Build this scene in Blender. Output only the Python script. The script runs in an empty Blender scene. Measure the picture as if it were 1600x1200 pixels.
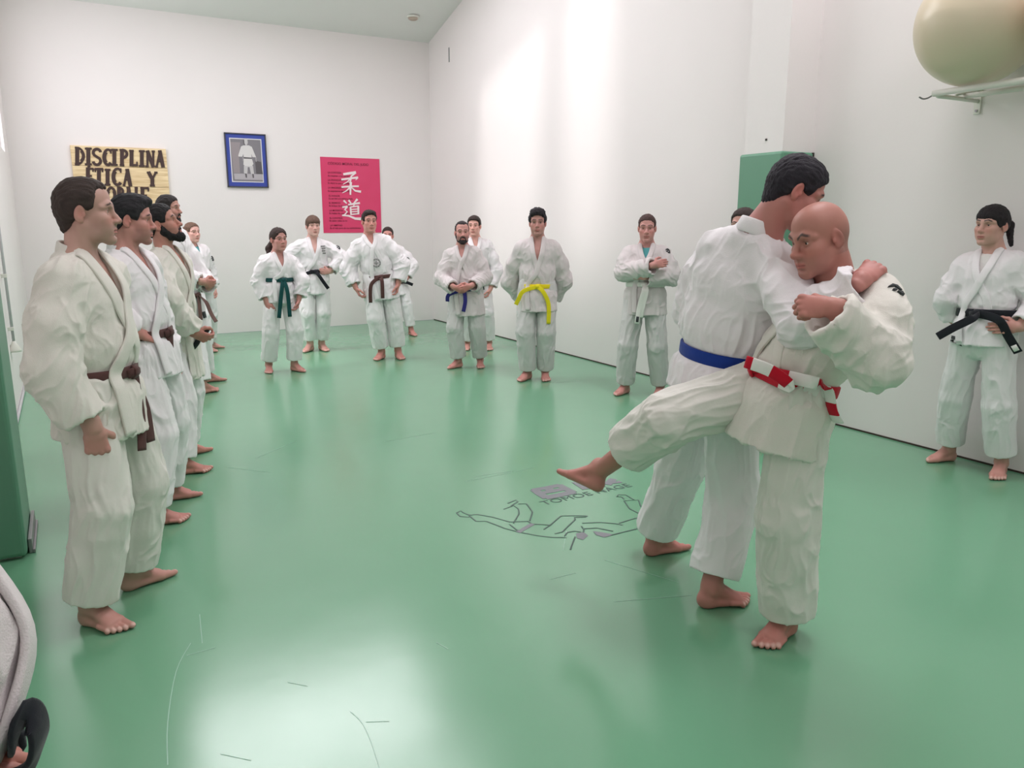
import bpy, bmesh, math, random
import numpy as np
from mathutils import Vector, Matrix

SC = bpy.context.scene
COL = SC.collection
f4 = np.float32

# ------------------------------------------------------------------ camera
F = 1220.0; HZ = 347.0; CH = 1.57
PITCH = math.atan((600 - HZ) / F)
YAW = math.atan(704 / math.hypot(F, 600 - HZ))
FW = np.array([math.sin(YAW) * math.cos(PITCH), math.cos(YAW) * math.cos(PITCH), -math.sin(PITCH)])
RT = np.array([math.cos(YAW), -math.sin(YAW), 0.0])
UPV = np.cross(RT, FW)
CAM = np.array([0, 0, CH])

def ray(x, y):
    return FW * F + RT * (x - 800) + UPV * (600 - y)
def floor_pt(x, y, z=0.0):
    d = ray(x, y); return CAM + d * ((z - CH) / d[2])
def on_y(x, y, Y):
    d = ray(x, y); return CAM + d * (Y / d[1])
def on_x(x, y, X):
    d = ray(x, y); return CAM + d * (X / d[0])

cd = bpy.data.cameras.new('camera'); cam = bpy.data.objects.new('camera', cd); COL.objects.link(cam)
cd.sensor_width = 36; cd.lens = 36 * F / 1600; cd.clip_start = 0.05
cam.matrix_world = Matrix(((RT[0], UPV[0], -FW[0], 0), (RT[1], UPV[1], -FW[1], 0), (RT[2], UPV[2], -FW[2], CH), (0, 0, 0, 1)))
SC.camera = cam
SC.view_settings.view_transform = 'Standard'; SC.view_settings.look = 'None'
SC.view_settings.gamma = 1.0

# ------------------------------------------------------------------ small helpers
def lin(c):
    return tuple((v / 12.92 if v <= 0.04045 else ((v + 0.055) / 1.055) ** 2.4) for v in (x / 255.0 for x in c))
def nrm(v):
    v = np.asarray(v, float); return v / (np.linalg.norm(v) + 1e-12)
def tag(o, label=None, cat=None, group=None, kind=None):
    if label: o['label'] = label
    if cat: o['category'] = cat
    if group: o['group'] = group
    if kind: o['kind'] = kind
    return o
def link(name, me, parent=None, loc=None):
    o = bpy.data.objects.new(name, me); COL.objects.link(o)
    if parent is not None: o.parent = parent
    if loc is not None: o.location = loc
    return o
def empty(name, loc):
    o = bpy.data.objects.new(name, None); COL.objects.link(o); o.location = loc; o.empty_display_size = 0.1
    return o

def mesh_np(name, V, Q, mat, col=None, smooth=True, tri=False):
    me = bpy.data.meshes.new(name)
    V = np.asarray(V, f4); Q = np.asarray(Q, np.int32); n = Q.shape[1]
    me.vertices.add(len(V)); me.vertices.foreach_set('co', V.ravel())
    me.loops.add(Q.size); me.loops.foreach_set('vertex_index', Q.ravel())
    me.polygons.add(len(Q)); me.polygons.foreach_set('loop_start', np.arange(0, Q.size, n, dtype=np.int32))
    me.polygons.foreach_set('loop_total', np.full(len(Q), n, np.int32))
    me.update(calc_edges=True)
    if smooth: me.polygons.foreach_set('use_smooth', np.ones(len(Q), bool))
    if col is not None:
        a = me.color_attributes.new('albedo', 'FLOAT_COLOR', 'POINT')
        c = np.ones((len(V), 4), f4); c[:, :3] = col; a.data.foreach_set('color', c.ravel())
    for m in (mat if isinstance(mat, (list, tuple)) else [mat]): me.materials.append(m)
    return me

# ------------------------------------------------------------------ materials
def new_mat(name):
    m = bpy.data.materials.new(name); m.use_nodes = True
    nt = m.node_tree; b = nt.nodes['Principled BSDF']
    return m, nt, b
def simple(name, rgb, rough=0.6, metal=0.0, spec=0.5, bump=0.0, bscale=200, var=0.0):
    m, nt, b = new_mat(name)
    c = lin(rgb) + (1,)
    b.inputs['Base Color'].default_value = c
    b.inputs['Roughness'].default_value = rough; b.inputs['Metallic'].default_value = metal
    b.inputs['Specular IOR Level'].default_value = spec
    if bump or var:
        tc = nt.nodes.new('ShaderNodeTexCoord'); nz = nt.nodes.new('ShaderNodeTexNoise')
        nz.inputs['Scale'].default_value = bscale; nz.inputs['Detail'].default_value = 3
        nt.links.new(tc.outputs['Object'], nz.inputs['Vector'])
        if bump:
            bp = nt.nodes.new('ShaderNodeBump'); bp.inputs['Strength'].default_value = bump; bp.inputs['Distance'].default_value = 0.003
            nt.links.new(nz.outputs['Fac'], bp.inputs['Height']); nt.links.new(bp.outputs['Normal'], b.inputs['Normal'])
        if var:
            mx = nt.nodes.new('ShaderNodeMix'); mx.data_type = 'RGBA'
            mx.inputs[6].default_value = tuple(v * (1 - var) for v in c[:3]) + (1,)
            mx.inputs[7].default_value = tuple(min(1, v * (1 + var)) for v in c[:3]) + (1,)
            nt.links.new(nz.outputs['Fac'], mx.inputs[0]); nt.links.new(mx.outputs[2], b.inputs['Base Color'])
    return m
def attr_mat(name, rough=0.5, spec=0.4, sss=0.0):
    m, nt, b = new_mat(name)
    a = nt.nodes.new('ShaderNodeAttribute'); a.attribute_name = 'albedo'
    tc = nt.nodes.new('ShaderNodeTexCoord'); nz = nt.nodes.new('ShaderNodeTexNoise'); nz.inputs['Scale'].default_value = 60
    nt.links.new(tc.outputs['Object'], nz.inputs['Vector'])
    bp = nt.nodes.new('ShaderNodeBump'); bp.inputs['Strength'].default_value = 0.12; bp.inputs['Distance'].default_value = 0.003
    nt.links.new(nz.outputs['Fac'], bp.inputs['Height']); nt.links.new(bp.outputs['Normal'], b.inputs['Normal'])
    nt.links.new(a.outputs['Color'], b.inputs['Base Color'])
    b.inputs['Roughness'].default_value = rough; b.inputs['Specular IOR Level'].default_value = spec
    return m
def cloth_mat(name, rgb, wscale=420, bump=0.35):
    m, nt, b = new_mat(name)
    tc = nt.nodes.new('ShaderNodeTexCoord')
    vo = nt.nodes.new('ShaderNodeTexVoronoi'); vo.inputs['Scale'].default_value = wscale
    nz = nt.nodes.new('ShaderNodeTexNoise'); nz.inputs['Scale'].default_value = 9; nz.inputs['Detail'].default_value = 4
    nt.links.new(tc.outputs['Object'], vo.inputs['Vector']); nt.links.new(tc.outputs['Object'], nz.inputs['Vector'])
    c = lin(rgb)
    mx = nt.nodes.new('ShaderNodeMix'); mx.data_type = 'RGBA'
    mx.inputs[6].default_value = tuple(v * 0.93 for v in c) + (1,); mx.inputs[7].default_value = tuple(min(1, v * 1.04) for v in c) + (1,)
    nt.links.new(nz.outputs['Fac'], mx.inputs[0]); nt.links.new(mx.outputs[2], b.inputs['Base Color'])
    b1 = nt.nodes.new('ShaderNodeBump'); b1.inputs['Strength'].default_value = bump; b1.inputs['Distance'].default_value = 0.0015
    nt.links.new(vo.outputs['Distance'], b1.inputs['Height'])
    b2 = nt.nodes.new('ShaderNodeBump'); b2.inputs['Strength'].default_value = 0.5; b2.inputs['Distance'].default_value = 0.012
    nt.links.new(nz.outputs['Fac'], b2.inputs['Height']); nt.links.new(b1.outputs['Normal'], b2.inputs['Normal'])
    nt.links.new(b2.outputs['Normal'], b.inputs['Normal'])
    b.inputs['Roughness'].default_value = 0.85; b.inputs['Specular IOR Level'].default_value = 0.15
    b.inputs['Sheen Weight'].default_value = 0.15
    return m

M = {}
M['skin'] = attr_mat('skin', 0.48, 0.35)
def hair_mat():
    m, nt, b = new_mat('hair')
    a = nt.nodes.new('ShaderNodeAttribute'); a.attribute_name = 'albedo'
    tc = nt.nodes.new('ShaderNodeTexCoord'); mp = nt.nodes.new('ShaderNodeMapping'); mp.inputs['Scale'].default_value = (1, 1, .25)
    nz = nt.nodes.new('ShaderNodeTexNoise'); nz.inputs['Scale'].default_value = 420; nz.inputs['Detail'].default_value = 4
    nt.links.new(tc.outputs['Object'], mp.inputs[0]); nt.links.new(mp.outputs[0], nz.inputs['Vector'])
    bp = nt.nodes.new('ShaderNodeBump'); bp.inputs['Strength'].default_value = .7; bp.inputs['Distance'].default_value = .004
    nt.links.new(nz.outputs['Fac'], bp.inputs['Height']); nt.links.new(bp.outputs['Normal'], b.inputs['Normal'])
    nt.links.new(a.outputs['Color'], b.inputs['Base Color'])
    b.inputs['Roughness'].default_value = .62; b.inputs['Specular IOR Level'].default_value = .25
    return m
M['hair'] = hair_mat()
M['eye'] = attr_mat('eye', 0.15, 0.5)
M['gi'] = cloth_mat('gi_weave', (238, 233, 236), 380, 0.4)
M['gi_cream'] = cloth_mat('gi_cream_weave', (224, 220, 212), 380, 0.4)
M['gi_pants'] = cloth_mat('gi_trouser_cotton', (234, 230, 232), 900, 0.1)
M['gi_pants_cream'] = cloth_mat('gi_trouser_cream', (222, 219, 212), 900, 0.1)
M['gi_grey'] = cloth_mat('gi_grey_weave', (216, 207, 208), 380, 0.4)
M['gi_pants_grey'] = cloth_mat('gi_trouser_grey', (206, 203, 203), 900, 0.1)
M['teal'] = cloth_mat('teal_cotton', (92, 166, 170), 900, 0.1)
M['tee'] = cloth_mat('white_cotton', (232, 228, 226), 900, 0.1)
M['darktee'] = cloth_mat('dark_cotton', (60, 58, 58), 900, 0.1)
BELT = dict(brown=(88, 60, 58), black=(34, 36, 42), green=(24, 74, 74), blue=(28, 58, 140), yellow=(232, 214, 40),
            white=(232, 230, 226), red=(192, 20, 44), bluedark=(52, 50, 120), rust=(116, 88, 84))
for k, v in BELT.items(): M['belt_' + k] = cloth_mat('belt_' + k, v, 700, 0.15)
M['patch_dark'] = simple('patch_dark', (52, 56, 58), 0.8)
M['patch_grey'] = simple('patch_grey', (128, 128, 128), 0.8)

# ------------------------------------------------------------------ noise
def _hash(i, j, k):
    h = (i * 374761393 + j * 668265263 + k * 2147483647 + 1013904223) & 0xffffffff
    h = ((h ^ (h >> 13)) * 1274126177) & 0xffffffff
    h = h ^ (h >> 16)
    return (h & 0xffff).astype(f4) / 65535.0
def vnoise(p):
    p = np.asarray(p, np.float64); i = np.floor(p).astype(np.int64); f = (p - i).astype(f4); f = f * f * (3 - 2 * f)
    r = 0
    for dx in (0, 1):
        wx = f[:, 0] if dx else 1 - f[:, 0]
        for dy in (0, 1):
            wy = f[:, 1] if dy else 1 - f[:, 1]
            for dz in (0, 1):
                wz = f[:, 2] if dz else 1 - f[:, 2]
                r = r + wx * wy * wz * _hash(i[:, 0] + dx, i[:, 1] + dy, i[:, 2] + dz)
    return r

# ------------------------------------------------------------------ signed-distance sculpting grid
def smin(a, b, k):
    if k is None: return np.minimum(a, b)
    h = np.maximum(k - np.abs(a - b), 0) / k
    return np.minimum(a, b) - h * h * k * 0.25
def smax(a, b, k):
    return -smin(-a, -b, k)

class Fld:
    def __init__(s, ax, ay, az):
        s.a = [np.asarray(v, f4) for v in (ax, ay, az)]
        s.d = np.full([len(v) for v in s.a], 9, f4)
    def sl(s, lo, hi):
        out = []
        for q in range(3):
            i = max(0, int(np.searchsorted(s.a[q], lo[q])) - 1); j = min(len(s.a[q]), int(np.searchsorted(s.a[q], hi[q])) + 1)
            if j - i < 1: return None
            out.append(slice(i, j))
        return tuple(out)
    def grid(s, sl):
        return s.a[0][sl[0]][:, None, None], s.a[1][sl[1]][None, :, None], s.a[2][sl[2]][None, None, :]
    def put(s, sl, v, k=0.01, sub=False):
        s.d[sl] = smax(s.d[sl], -v, k) if sub else smin(s.d[sl], v, k)
    def ell(s, c, R, rad, k=0.01, sub=False):
        """ellipsoid: centre c, columns of R its axes, radii rad"""
        c = np.asarray(c, float); m = max(rad) + k + 0.02
        sl = s.sl(c - m, c + m)
        if sl is None: return
        X, Y, Z = s.grid(sl); X = X - f4(c[0]); Y = Y - f4(c[1]); Z = Z - f4(c[2])
        k0 = 0; k1 = 0
        for q in range(3):
            u = X * f4(R[0][q]) + Y * f4(R[1][q]) + Z * f4(R[2][q]); w = (u * f4(1 / rad[q])) ** 2
            k0 = k0 + w; k1 = k1 + w * f4(1 / rad[q] ** 2)
        k0 = np.sqrt(k0)
        s.put(sl, k0 * (k0 - 1) / (np.sqrt(k1) + f4(1e-6)), k, sub)
    def cap(s, a, b, ra, rb, k=0.01, sub=False):
        a = np.asarray(a, float); b = np.asarray(b, float); m = max(ra, rb) + k + 0.02
        sl = s.sl(np.minimum(a, b) - m, np.maximum(a, b) + m)
        if sl is None: return
        X, Y, Z = s.grid(sl); e = b - a; L2 = float(e @ e) + 1e-9
        X = X - f4(a[0]); Y = Y - f4(a[1]); Z = Z - f4(a[2])
        t = np.clip((X * f4(e[0]) + Y * f4(e[1]) + Z * f4(e[2])) * f4(1 / L2), 0, 1)
        d = np.sqrt((X - t * f4(e[0])) ** 2 + (Y - t * f4(e[1])) ** 2 + (Z - t * f4(e[2])) ** 2) - (f4(ra) + t * f4(rb - ra))
        s.put(sl, d, k, sub)
    def ecap(s, a, b, wv, ra, rb, k=0.02, sub=False, capl=None, pw=2.0):
        """tapered tube with an elliptic section; wv: direction of the first half-width; ra, rb = (w, d) at both ends"""
        a = np.asarray(a, float); b = np.asarray(b, float); e = b - a; L = np.linalg.norm(e) + 1e-9; e = e / L
        w = nrm(np.asarray(wv, float) - e * (e @ np.asarray(wv, float))); v = np.cross(e, w)
        m = max(*ra, *rb) + k + 0.02
        sl = s.sl(np.minimum(a, b) - m, np.maximum(a, b) + m)
        if sl is None: return
        X, Y, Z = s.grid(sl); X = X - f4(a[0]); Y = Y - f4(a[1]); Z = Z - f4(a[2])
        h = X * f4(e[0]) + Y * f4(e[1]) + Z * f4(e[2]); t = np.clip(h * f4(1 / L), 0, 1); h = h - t * f4(L)
        U = X * f4(w[0]) + Y * f4(w[1]) + Z * f4(w[2]); V = X * f4(v[0]) + Y * f4(v[1]) + Z * f4(v[2])
        rw = f4(ra[0]) + t * f4(rb[0] - ra[0]); rv = f4(ra[1]) + t * f4(rb[1] - ra[1])
        rm = np.minimum(rw, rv) if capl is None else f4(capl)
        A = np.abs(U / rw); B = np.abs(V / rv); C = (h / rm) ** 2
        if pw == 2.0: k0 = np.sqrt(A * A + B * B + C)
        else: k0 = np.sqrt((A ** pw + B ** pw) ** (2 / pw) + C)
        k1 = np.sqrt((A / rw) ** 2 + (B / rv) ** 2 + C / rm ** 2) + f4(1e-6)
        s.put(sl, k0 * (k0 - 1) / k1, k, sub)
    def plane_cut(s, p, n, c, r):
        """drop what lies beyond plane (p, n) inside the ball c, r"""
        c = np.asarray(c, float); sl = s.sl(c - r, c + r)
        if sl is None: return
        X, Y, Z = s.grid(sl)
        d = (X - f4(p[0])) * f4(n[0]) + (Y - f4(p[1])) * f4(n[1]) + (Z - f4(p[2])) * f4(n[2])
        s.d[sl] = np.maximum(s.d[sl], d)
    def sample(s, P):
        P = np.asarray(P, f4); ii = []; ff = []
        for q in range(3):
            i = np.clip(np.searchsorted(s.a[q], P[:, q]) - 1, 0, len(s.a[q]) - 2)
            f = np.clip((P[:, q] - s.a[q][i]) / (s.a[q][i + 1] - s.a[q][i]), 0, 1); ii.append(i); ff.append(f)
        r = 0
        for dx in (0, 1):
            for dy in (0, 1):
                for dz in (0, 1):
                    w = (ff[0] if dx else 1 - ff[0]) * (ff[1] if dy else 1 - ff[1]) * (ff[2] if dz else 1 - ff[2])
                    r = r + w * s.d[ii[0] + dx, ii[1] + dy, ii[2] + dz]
        return r
    def grad(s, P, e=0.006):
        P = np.asarray(P, float); g = np.zeros_like(P)
        for q in range(3):
            o = np.zeros(3); o[q] = e
            g[:, q] = np.clip(s.sample(P + o), -.1, .1) - np.clip(s.sample(P - o), -.1, .1)
        return g / (np.linalg.norm(g, axis=1, keepdims=True) + 1e-9)
    def march(s, P, D, maxd=0.6, step=0.004):
        """walk rays P + t D inward until the surface; returns points and a hit mask"""
        P = np.array(P, float); D = np.array(D, float); t = np.zeros(len(P)); hit = np.zeros(len(P), bool)
        for _ in range(int(maxd / step)):
            d = s.sample(P + D * t[:, None]); hit |= d < 0
            if hit.all(): break
            t = np.where(hit, t, t + step)
        d = np.clip(s.sample(P + D * t[:, None]), -.01, .01)
        return P + D * (t + d * hit)[:, None], hit
    def nets(s):
        d = s.d; b = d < 0
        nx, ny, nz = d.shape
        cnt = np.zeros((nx - 1, ny - 1, nz - 1), np.int8)
        for dx in (0, 1):
            for dy in (0, 1):
                for dz in (0, 1):
                    cnt += b[dx:nx - 1 + dx, dy:ny - 1 + dy, dz:nz - 1 + dz]
        act = (cnt > 0) & (cnt < 8)
        I, J, K = np.nonzero(act)
        idx = np.full(act.shape, -1, np.int32); idx[I, J, K] = np.arange(len(I))
        cv = {}
        for dx in (0, 1):
            for dy in (0, 1):
                for dz in (0, 1): cv[dx, dy, dz] = d[I + dx, J + dy, K + dz]
        pos = np.zeros((len(I), 3), f4); n = np.zeros(len(I), f4)
        for q in range(3):
            o1, o2 = [(1, 2), (0, 2), (0, 1)][q]
            for u in (0, 1):
                for v in (0, 1):
                    c0 = [0, 0, 0]; c0[o1] = u; c0[o2] = v; c1 = list(c0); c1[q] = 1
                    A = cv[tuple(c0)]; B = cv[tuple(c1)]; m = (A < 0) != (B < 0)
                    t = np.where(m, A / np.where(m, A - B, 1), 0)
                    pos[:, q] += np.where(m, t, 0); pos[:, o1] += np.where(m, u, 0); pos[:, o2] += np.where(m, v, 0); n += m
        pos /= np.maximum(n, 1)[:, None]
        V = np.empty_like(pos)
        for q, ix in enumerate((I, J, K)):
            a = s.a[q]; V[:, q] = a[ix] + pos[:, q] * (a[ix + 1] - a[ix])
        Q = []
        for q in range(3):
            o1, o2 = [(1, 2), (2, 0), (0, 1)][q]
            sa = [slice(None)] * 3; sb = [slice(None)] * 3; sa[q] = slice(0, d.shape[q] - 1); sb[q] = slice(1, None)
            for o in (o1, o2): sa[o] = slice(1, d.shape[o] - 1); sb[o] = slice(1, d.shape[o] - 1)
            A = b[tuple(sa)]; B = b[tuple(sb)]
            E = np.array(np.nonzero(A != B)); fl = A[tuple(E)]
            g = E.copy()
            g[o1] += 1; g[o2] += 1
            def cell(d1, d2):
                c = g.copy(); c[o1] -= d1; c[o2] -= d2; return idx[c[0], c[1], c[2]]
            q4 = np.stack([cell(0, 0), cell(1, 0), cell(1, 1), cell(0, 1)], 1)
            q4[~fl] = q4[~fl][:, ::-1]
            Q.append(q4)
        Q = np.concatenate(Q); Q = Q[(Q >= 0).all(1)]
        return V, Q

def vert_normals(V, Q):
    a = V[Q[:, 2]] - V[Q[:, 0]]; c = V[Q[:, 3]] - V[Q[:, 1]]; n = np.cross(a, c)
    N = np.zeros((len(V), 3))
    for q in range(3):
        for k in range(4): N[:, q] += np.bincount(Q[:, k], weights=n[:, q], minlength=len(V))
    return N / (np.linalg.norm(N, axis=1, keepdims=True) + 1e-12)
def relax(V, Q, it=1, lam=0.5):
    V = V.astype(np.float64)
    for _ in range(it):
        S = np.zeros_like(V); C = np.zeros(len(V))
        for k in range(4):
            a = Q[:, k]; b = Q[:, (k + 1) % 4]
            for q in range(3):
                S[:, q] += np.bincount(a, weights=V[b, q], minlength=len(V)) + np.bincount(b, weights=V[a, q], minlength=len(V))
            C += np.bincount(a, minlength=len(V)) + np.bincount(b, minlength=len(V))
        V = V + lam * (S / np.maximum(C, 1)[:, None] - V)
    return V
def axis(lo, hi, base, fine):
    """grid coordinates from lo to hi, step base, finer inside the intervals fine = [(a, b, step)]"""
    out = [lo]
    while out[-1] < hi:
        x = out[-1]; st = base
        for a, b, f in fine:
            if a - base * .5 <= x <= b: st = min(st, f)
        out.append(x + st)
    return np.array(out)

# ------------------------------------------------------------------ ribbons
def catmull(P, n=6, closed=False):
    P = np.asarray(P, float); out = []
    m = len(P)
    for i in range(m if closed else m - 1):
        if closed: p0, p1, p2, p3 = P[i - 1], P[i], P[(i + 1) % m], P[(i + 2) % m]
        else: p0, p1, p2, p3 = P[max(i - 1, 0)], P[i], P[i + 1], P[min(i + 2, m - 1)]
        for t in np.arange(n) / n:
            out.append(0.5 * ((2 * p1) + (p2 - p0) * t + (2 * p0 - 5 * p1 + 4 * p2 - p3) * t ** 2 + (3 * p1 - p0 - 3 * p2 + p3) * t ** 3))
    if not closed: out.append(P[-1])
    return np.array(out)
def ribbon(P, N, w, th, closed=False):
    """band of width w and thickness th along points P with surface normals N -> verts, quads"""
    P = np.asarray(P, float); N = np.asarray(N, float); m = len(P)
    w = np.broadcast_to(np.asarray(w, float), (m,))
    if closed: T = np.roll(P, -1, 0) - np.roll(P, 1, 0)
    else: T = np.gradient(P, axis=0)
    T /= np.linalg.norm(T, axis=1, keepdims=True) + 1e-9
    N = N - T * (N * T).sum(1)[:, None]; N /= np.linalg.norm(N, axis=1, keepdims=True) + 1e-9
    B = np.cross(T, N)
    sec = [(-.5, -.3), (-.42, -.5), (0, -.5), (.42, -.5), (.5, -.3), (.5, .3), (.42, .5), (0, .56), (-.42, .5), (-.5, .3)]
    ns = len(sec); V = []
    for u, v in sec: V.append(P + B * (u * w)[:, None] + N * (v * th))
    V = np.stack(V, 1).reshape(-1, 3)
    Q = []
    for i in range(m if closed else m - 1):
        j = (i + 1) % m
        for k in range(ns):
            l = (k + 1) % ns; Q.append((i * ns + k, i * ns + l, j * ns + l, j * ns + k))
    if not closed:
        for i, fl in ((0, 1), (m - 1, 0)):
            o = i * ns
            for a, b_, c, d_ in ((0, 1, 8, 9), (1, 2, 7, 8), (2, 3, 6, 7), (3, 4, 5, 6)):
                q = (o + a, o + b_, o + c, o + d_); Q.append(q[::-1] if fl else q)
    return V, np.array(Q, np.int32)
def join(parts):
    V = []; Q = []; o = 0
    for v, q in parts: V.append(v); Q.append(np.asarray(q) + o); o += len(v)
    return np.concatenate(V), np.concatenate(Q)
POW_BACK = 16; FILL_RIGHT = 2.4; FILL_FRONT = .6; POW_LEFT = 8; SUN = 1.2; EXPO = 0.12  # right and front factors drive the added fill skylights

# ------------------------------------------------------------------ people
def rot_frame(f, u):
    """columns right, forward, up"""
    f = nrm(f); r = nrm(np.cross(f, u)); u = np.cross(r, f)
    return np.stack([r, f, u], 1)

class Pose:
    pass

def hand_prims(G, wrist, d, n, side, curl, s, k=0.006, spread=0.0, thumb=None):
    d = nrm(d); n = nrm(np.asarray(n, float) - d * (d @ np.asarray(n, float))); t = np.cross(d, n) * (1 if side == 'r' else -1)
    wrist = np.asarray(wrist, float)
    G.ecap(wrist - d * .03 * s, wrist + d * .03 * s, t, (.029 * s, .023 * s), (.033 * s, .018 * s), .012)
    G.ecap(wrist + d * .03 * s, wrist + d * .082 * s, t, (.036 * s, .017 * s), (.041 * s, .0135 * s), .012, capl=.012 * s)
    lens = (.074, .082, .076, .06); offs = (.030, .010, -.010, -.029); fwd = (.088, .092, .088, .08)
    for i in range(4):
        p = wrist + d * fwd[i] * s + t * offs[i] * s
        ang = 0; c = curl if np.isscalar(curl) else curl[i]
        dd = nrm(d + t * spread * (1.5 - i) * .12)
        rr = [.0098, .0092, .0085, .0075]; 
        if i == 3: rr = [x * .88 for x in rr]
        G.ell(p - n * .002 * s, np.stack([d, t, n], 1), (.014 * s, .011 * s, .0115 * s), k)
        for j, (fr, a) in enumerate(((.46, 72), (.30, 92), (.24, 58))):
            ang += math.radians(a) * c
            q = p + (dd * math.cos(ang) + n * math.sin(ang)) * lens[i] * fr * s
            G.cap(p, q, rr[j] * s, rr[j + 1] * s, .0035); p = q
    th = curl if np.isscalar(curl) else curl[0]
    if thumb is not None: th = thumb
    p = wrist + d * .02 * s + t * .022 * s + n * .006 * s
    for dr, L, r0, r1 in ((d * .62 + t * (.75 - .25 * th) + n * (.3 + .3 * th), .046, .0165, .012), (d * .85 + t * (.35 - .75 * th) + n * (.25 + .45 * th), .036, .0115, .0105), (d * .9 + t * (.15 - 1.0 * th) + n * (.25 + .3 * th), .027, .0105, .008)):
        q = p + nrm(dr) * L * s; G.cap(p, q, r0 * s, r1 * s, .008); p = q

def foot_prims(G, heel, f, u, side, s):
    f = nrm(f); r = nrm(np.cross(f, u)); u = np.cross(r, f); m = -r if side == 'r' else r
    B = np.asarray(heel, float)
    P = lambda a, b, c: B + f * (a * s) + m * (b * s) + u * (c * s)
    G.ell(P(.034, 0, .032), np.stack([f, m, u], 1), (.038 * s, .031 * s, .036 * s), .015)
    G.cap(P(.056, 0, .11), P(.045, 0, .05), .034 * s, .034 * s, .02)
    G.ecap(P(.04, 0, .022), P(.165, .004, .02), m, (.031 * s, .024 * s), (.046 * s, .021 * s), .02)
    G.ecap(P(.06, 0, .085), P(.165, .006, .026), m, (.034 * s, .034 * s), (.04 * s, .02 * s), .02)
    G.ell(P(.055, .031, .085), np.stack([f, m, u], 1), (.012 * s, .01 * s, .013 * s), .012)
    G.ell(P(.05, -.031, .075), np.stack([f, m, u], 1), (.012 * s, .01 * s, .013 * s), .012)
    G.cap(P(.168, .03, .022), P(.212, .030, .016), .0195 * s, .0145 * s, .006)
    G.ell(P(.226, .029, .0155), np.stack([f, m, u], 1), (.02 * s, .0145 * s, .0135 * s), .004)
    for b, t0, rr in ((.0065, .229, .0095), (-.0115, .217, .009), (-.0275, .203, .0088), (-.041, .186, .0088)):
        G.cap(P(t0 - .055, b * .9, .022), P(t0 - .015, b, .018), .0105 * s, rr * s, .005)
        G.ell(P(t0 - .008, b, .0115), np.stack([f, m, u], 1), (.0115 * s, rr * s, .0105 * s), .003)
    c = P(.11, 0, -.04); sl = G.sl(c - .19, c + .19)
    if sl is not None:
        X, Y, Z = G.grid(sl); d = -((X - f4(B[0])) * f4(u[0]) + (Y - f4(B[1])) * f4(u[1]) + (Z - f4(B[2])) * f4(u[2])) + f4(.0012)
        inside = ((X - f4(B[0])) * f4(u[0]) + (Y - f4(B[1])) * f4(u[1]) + (Z - f4(B[2])) * f4(u[2])) > -.06
        G.d[sl] = np.where(inside, smax(G.d[sl], d, .004), G.d[sl])
    return P

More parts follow.
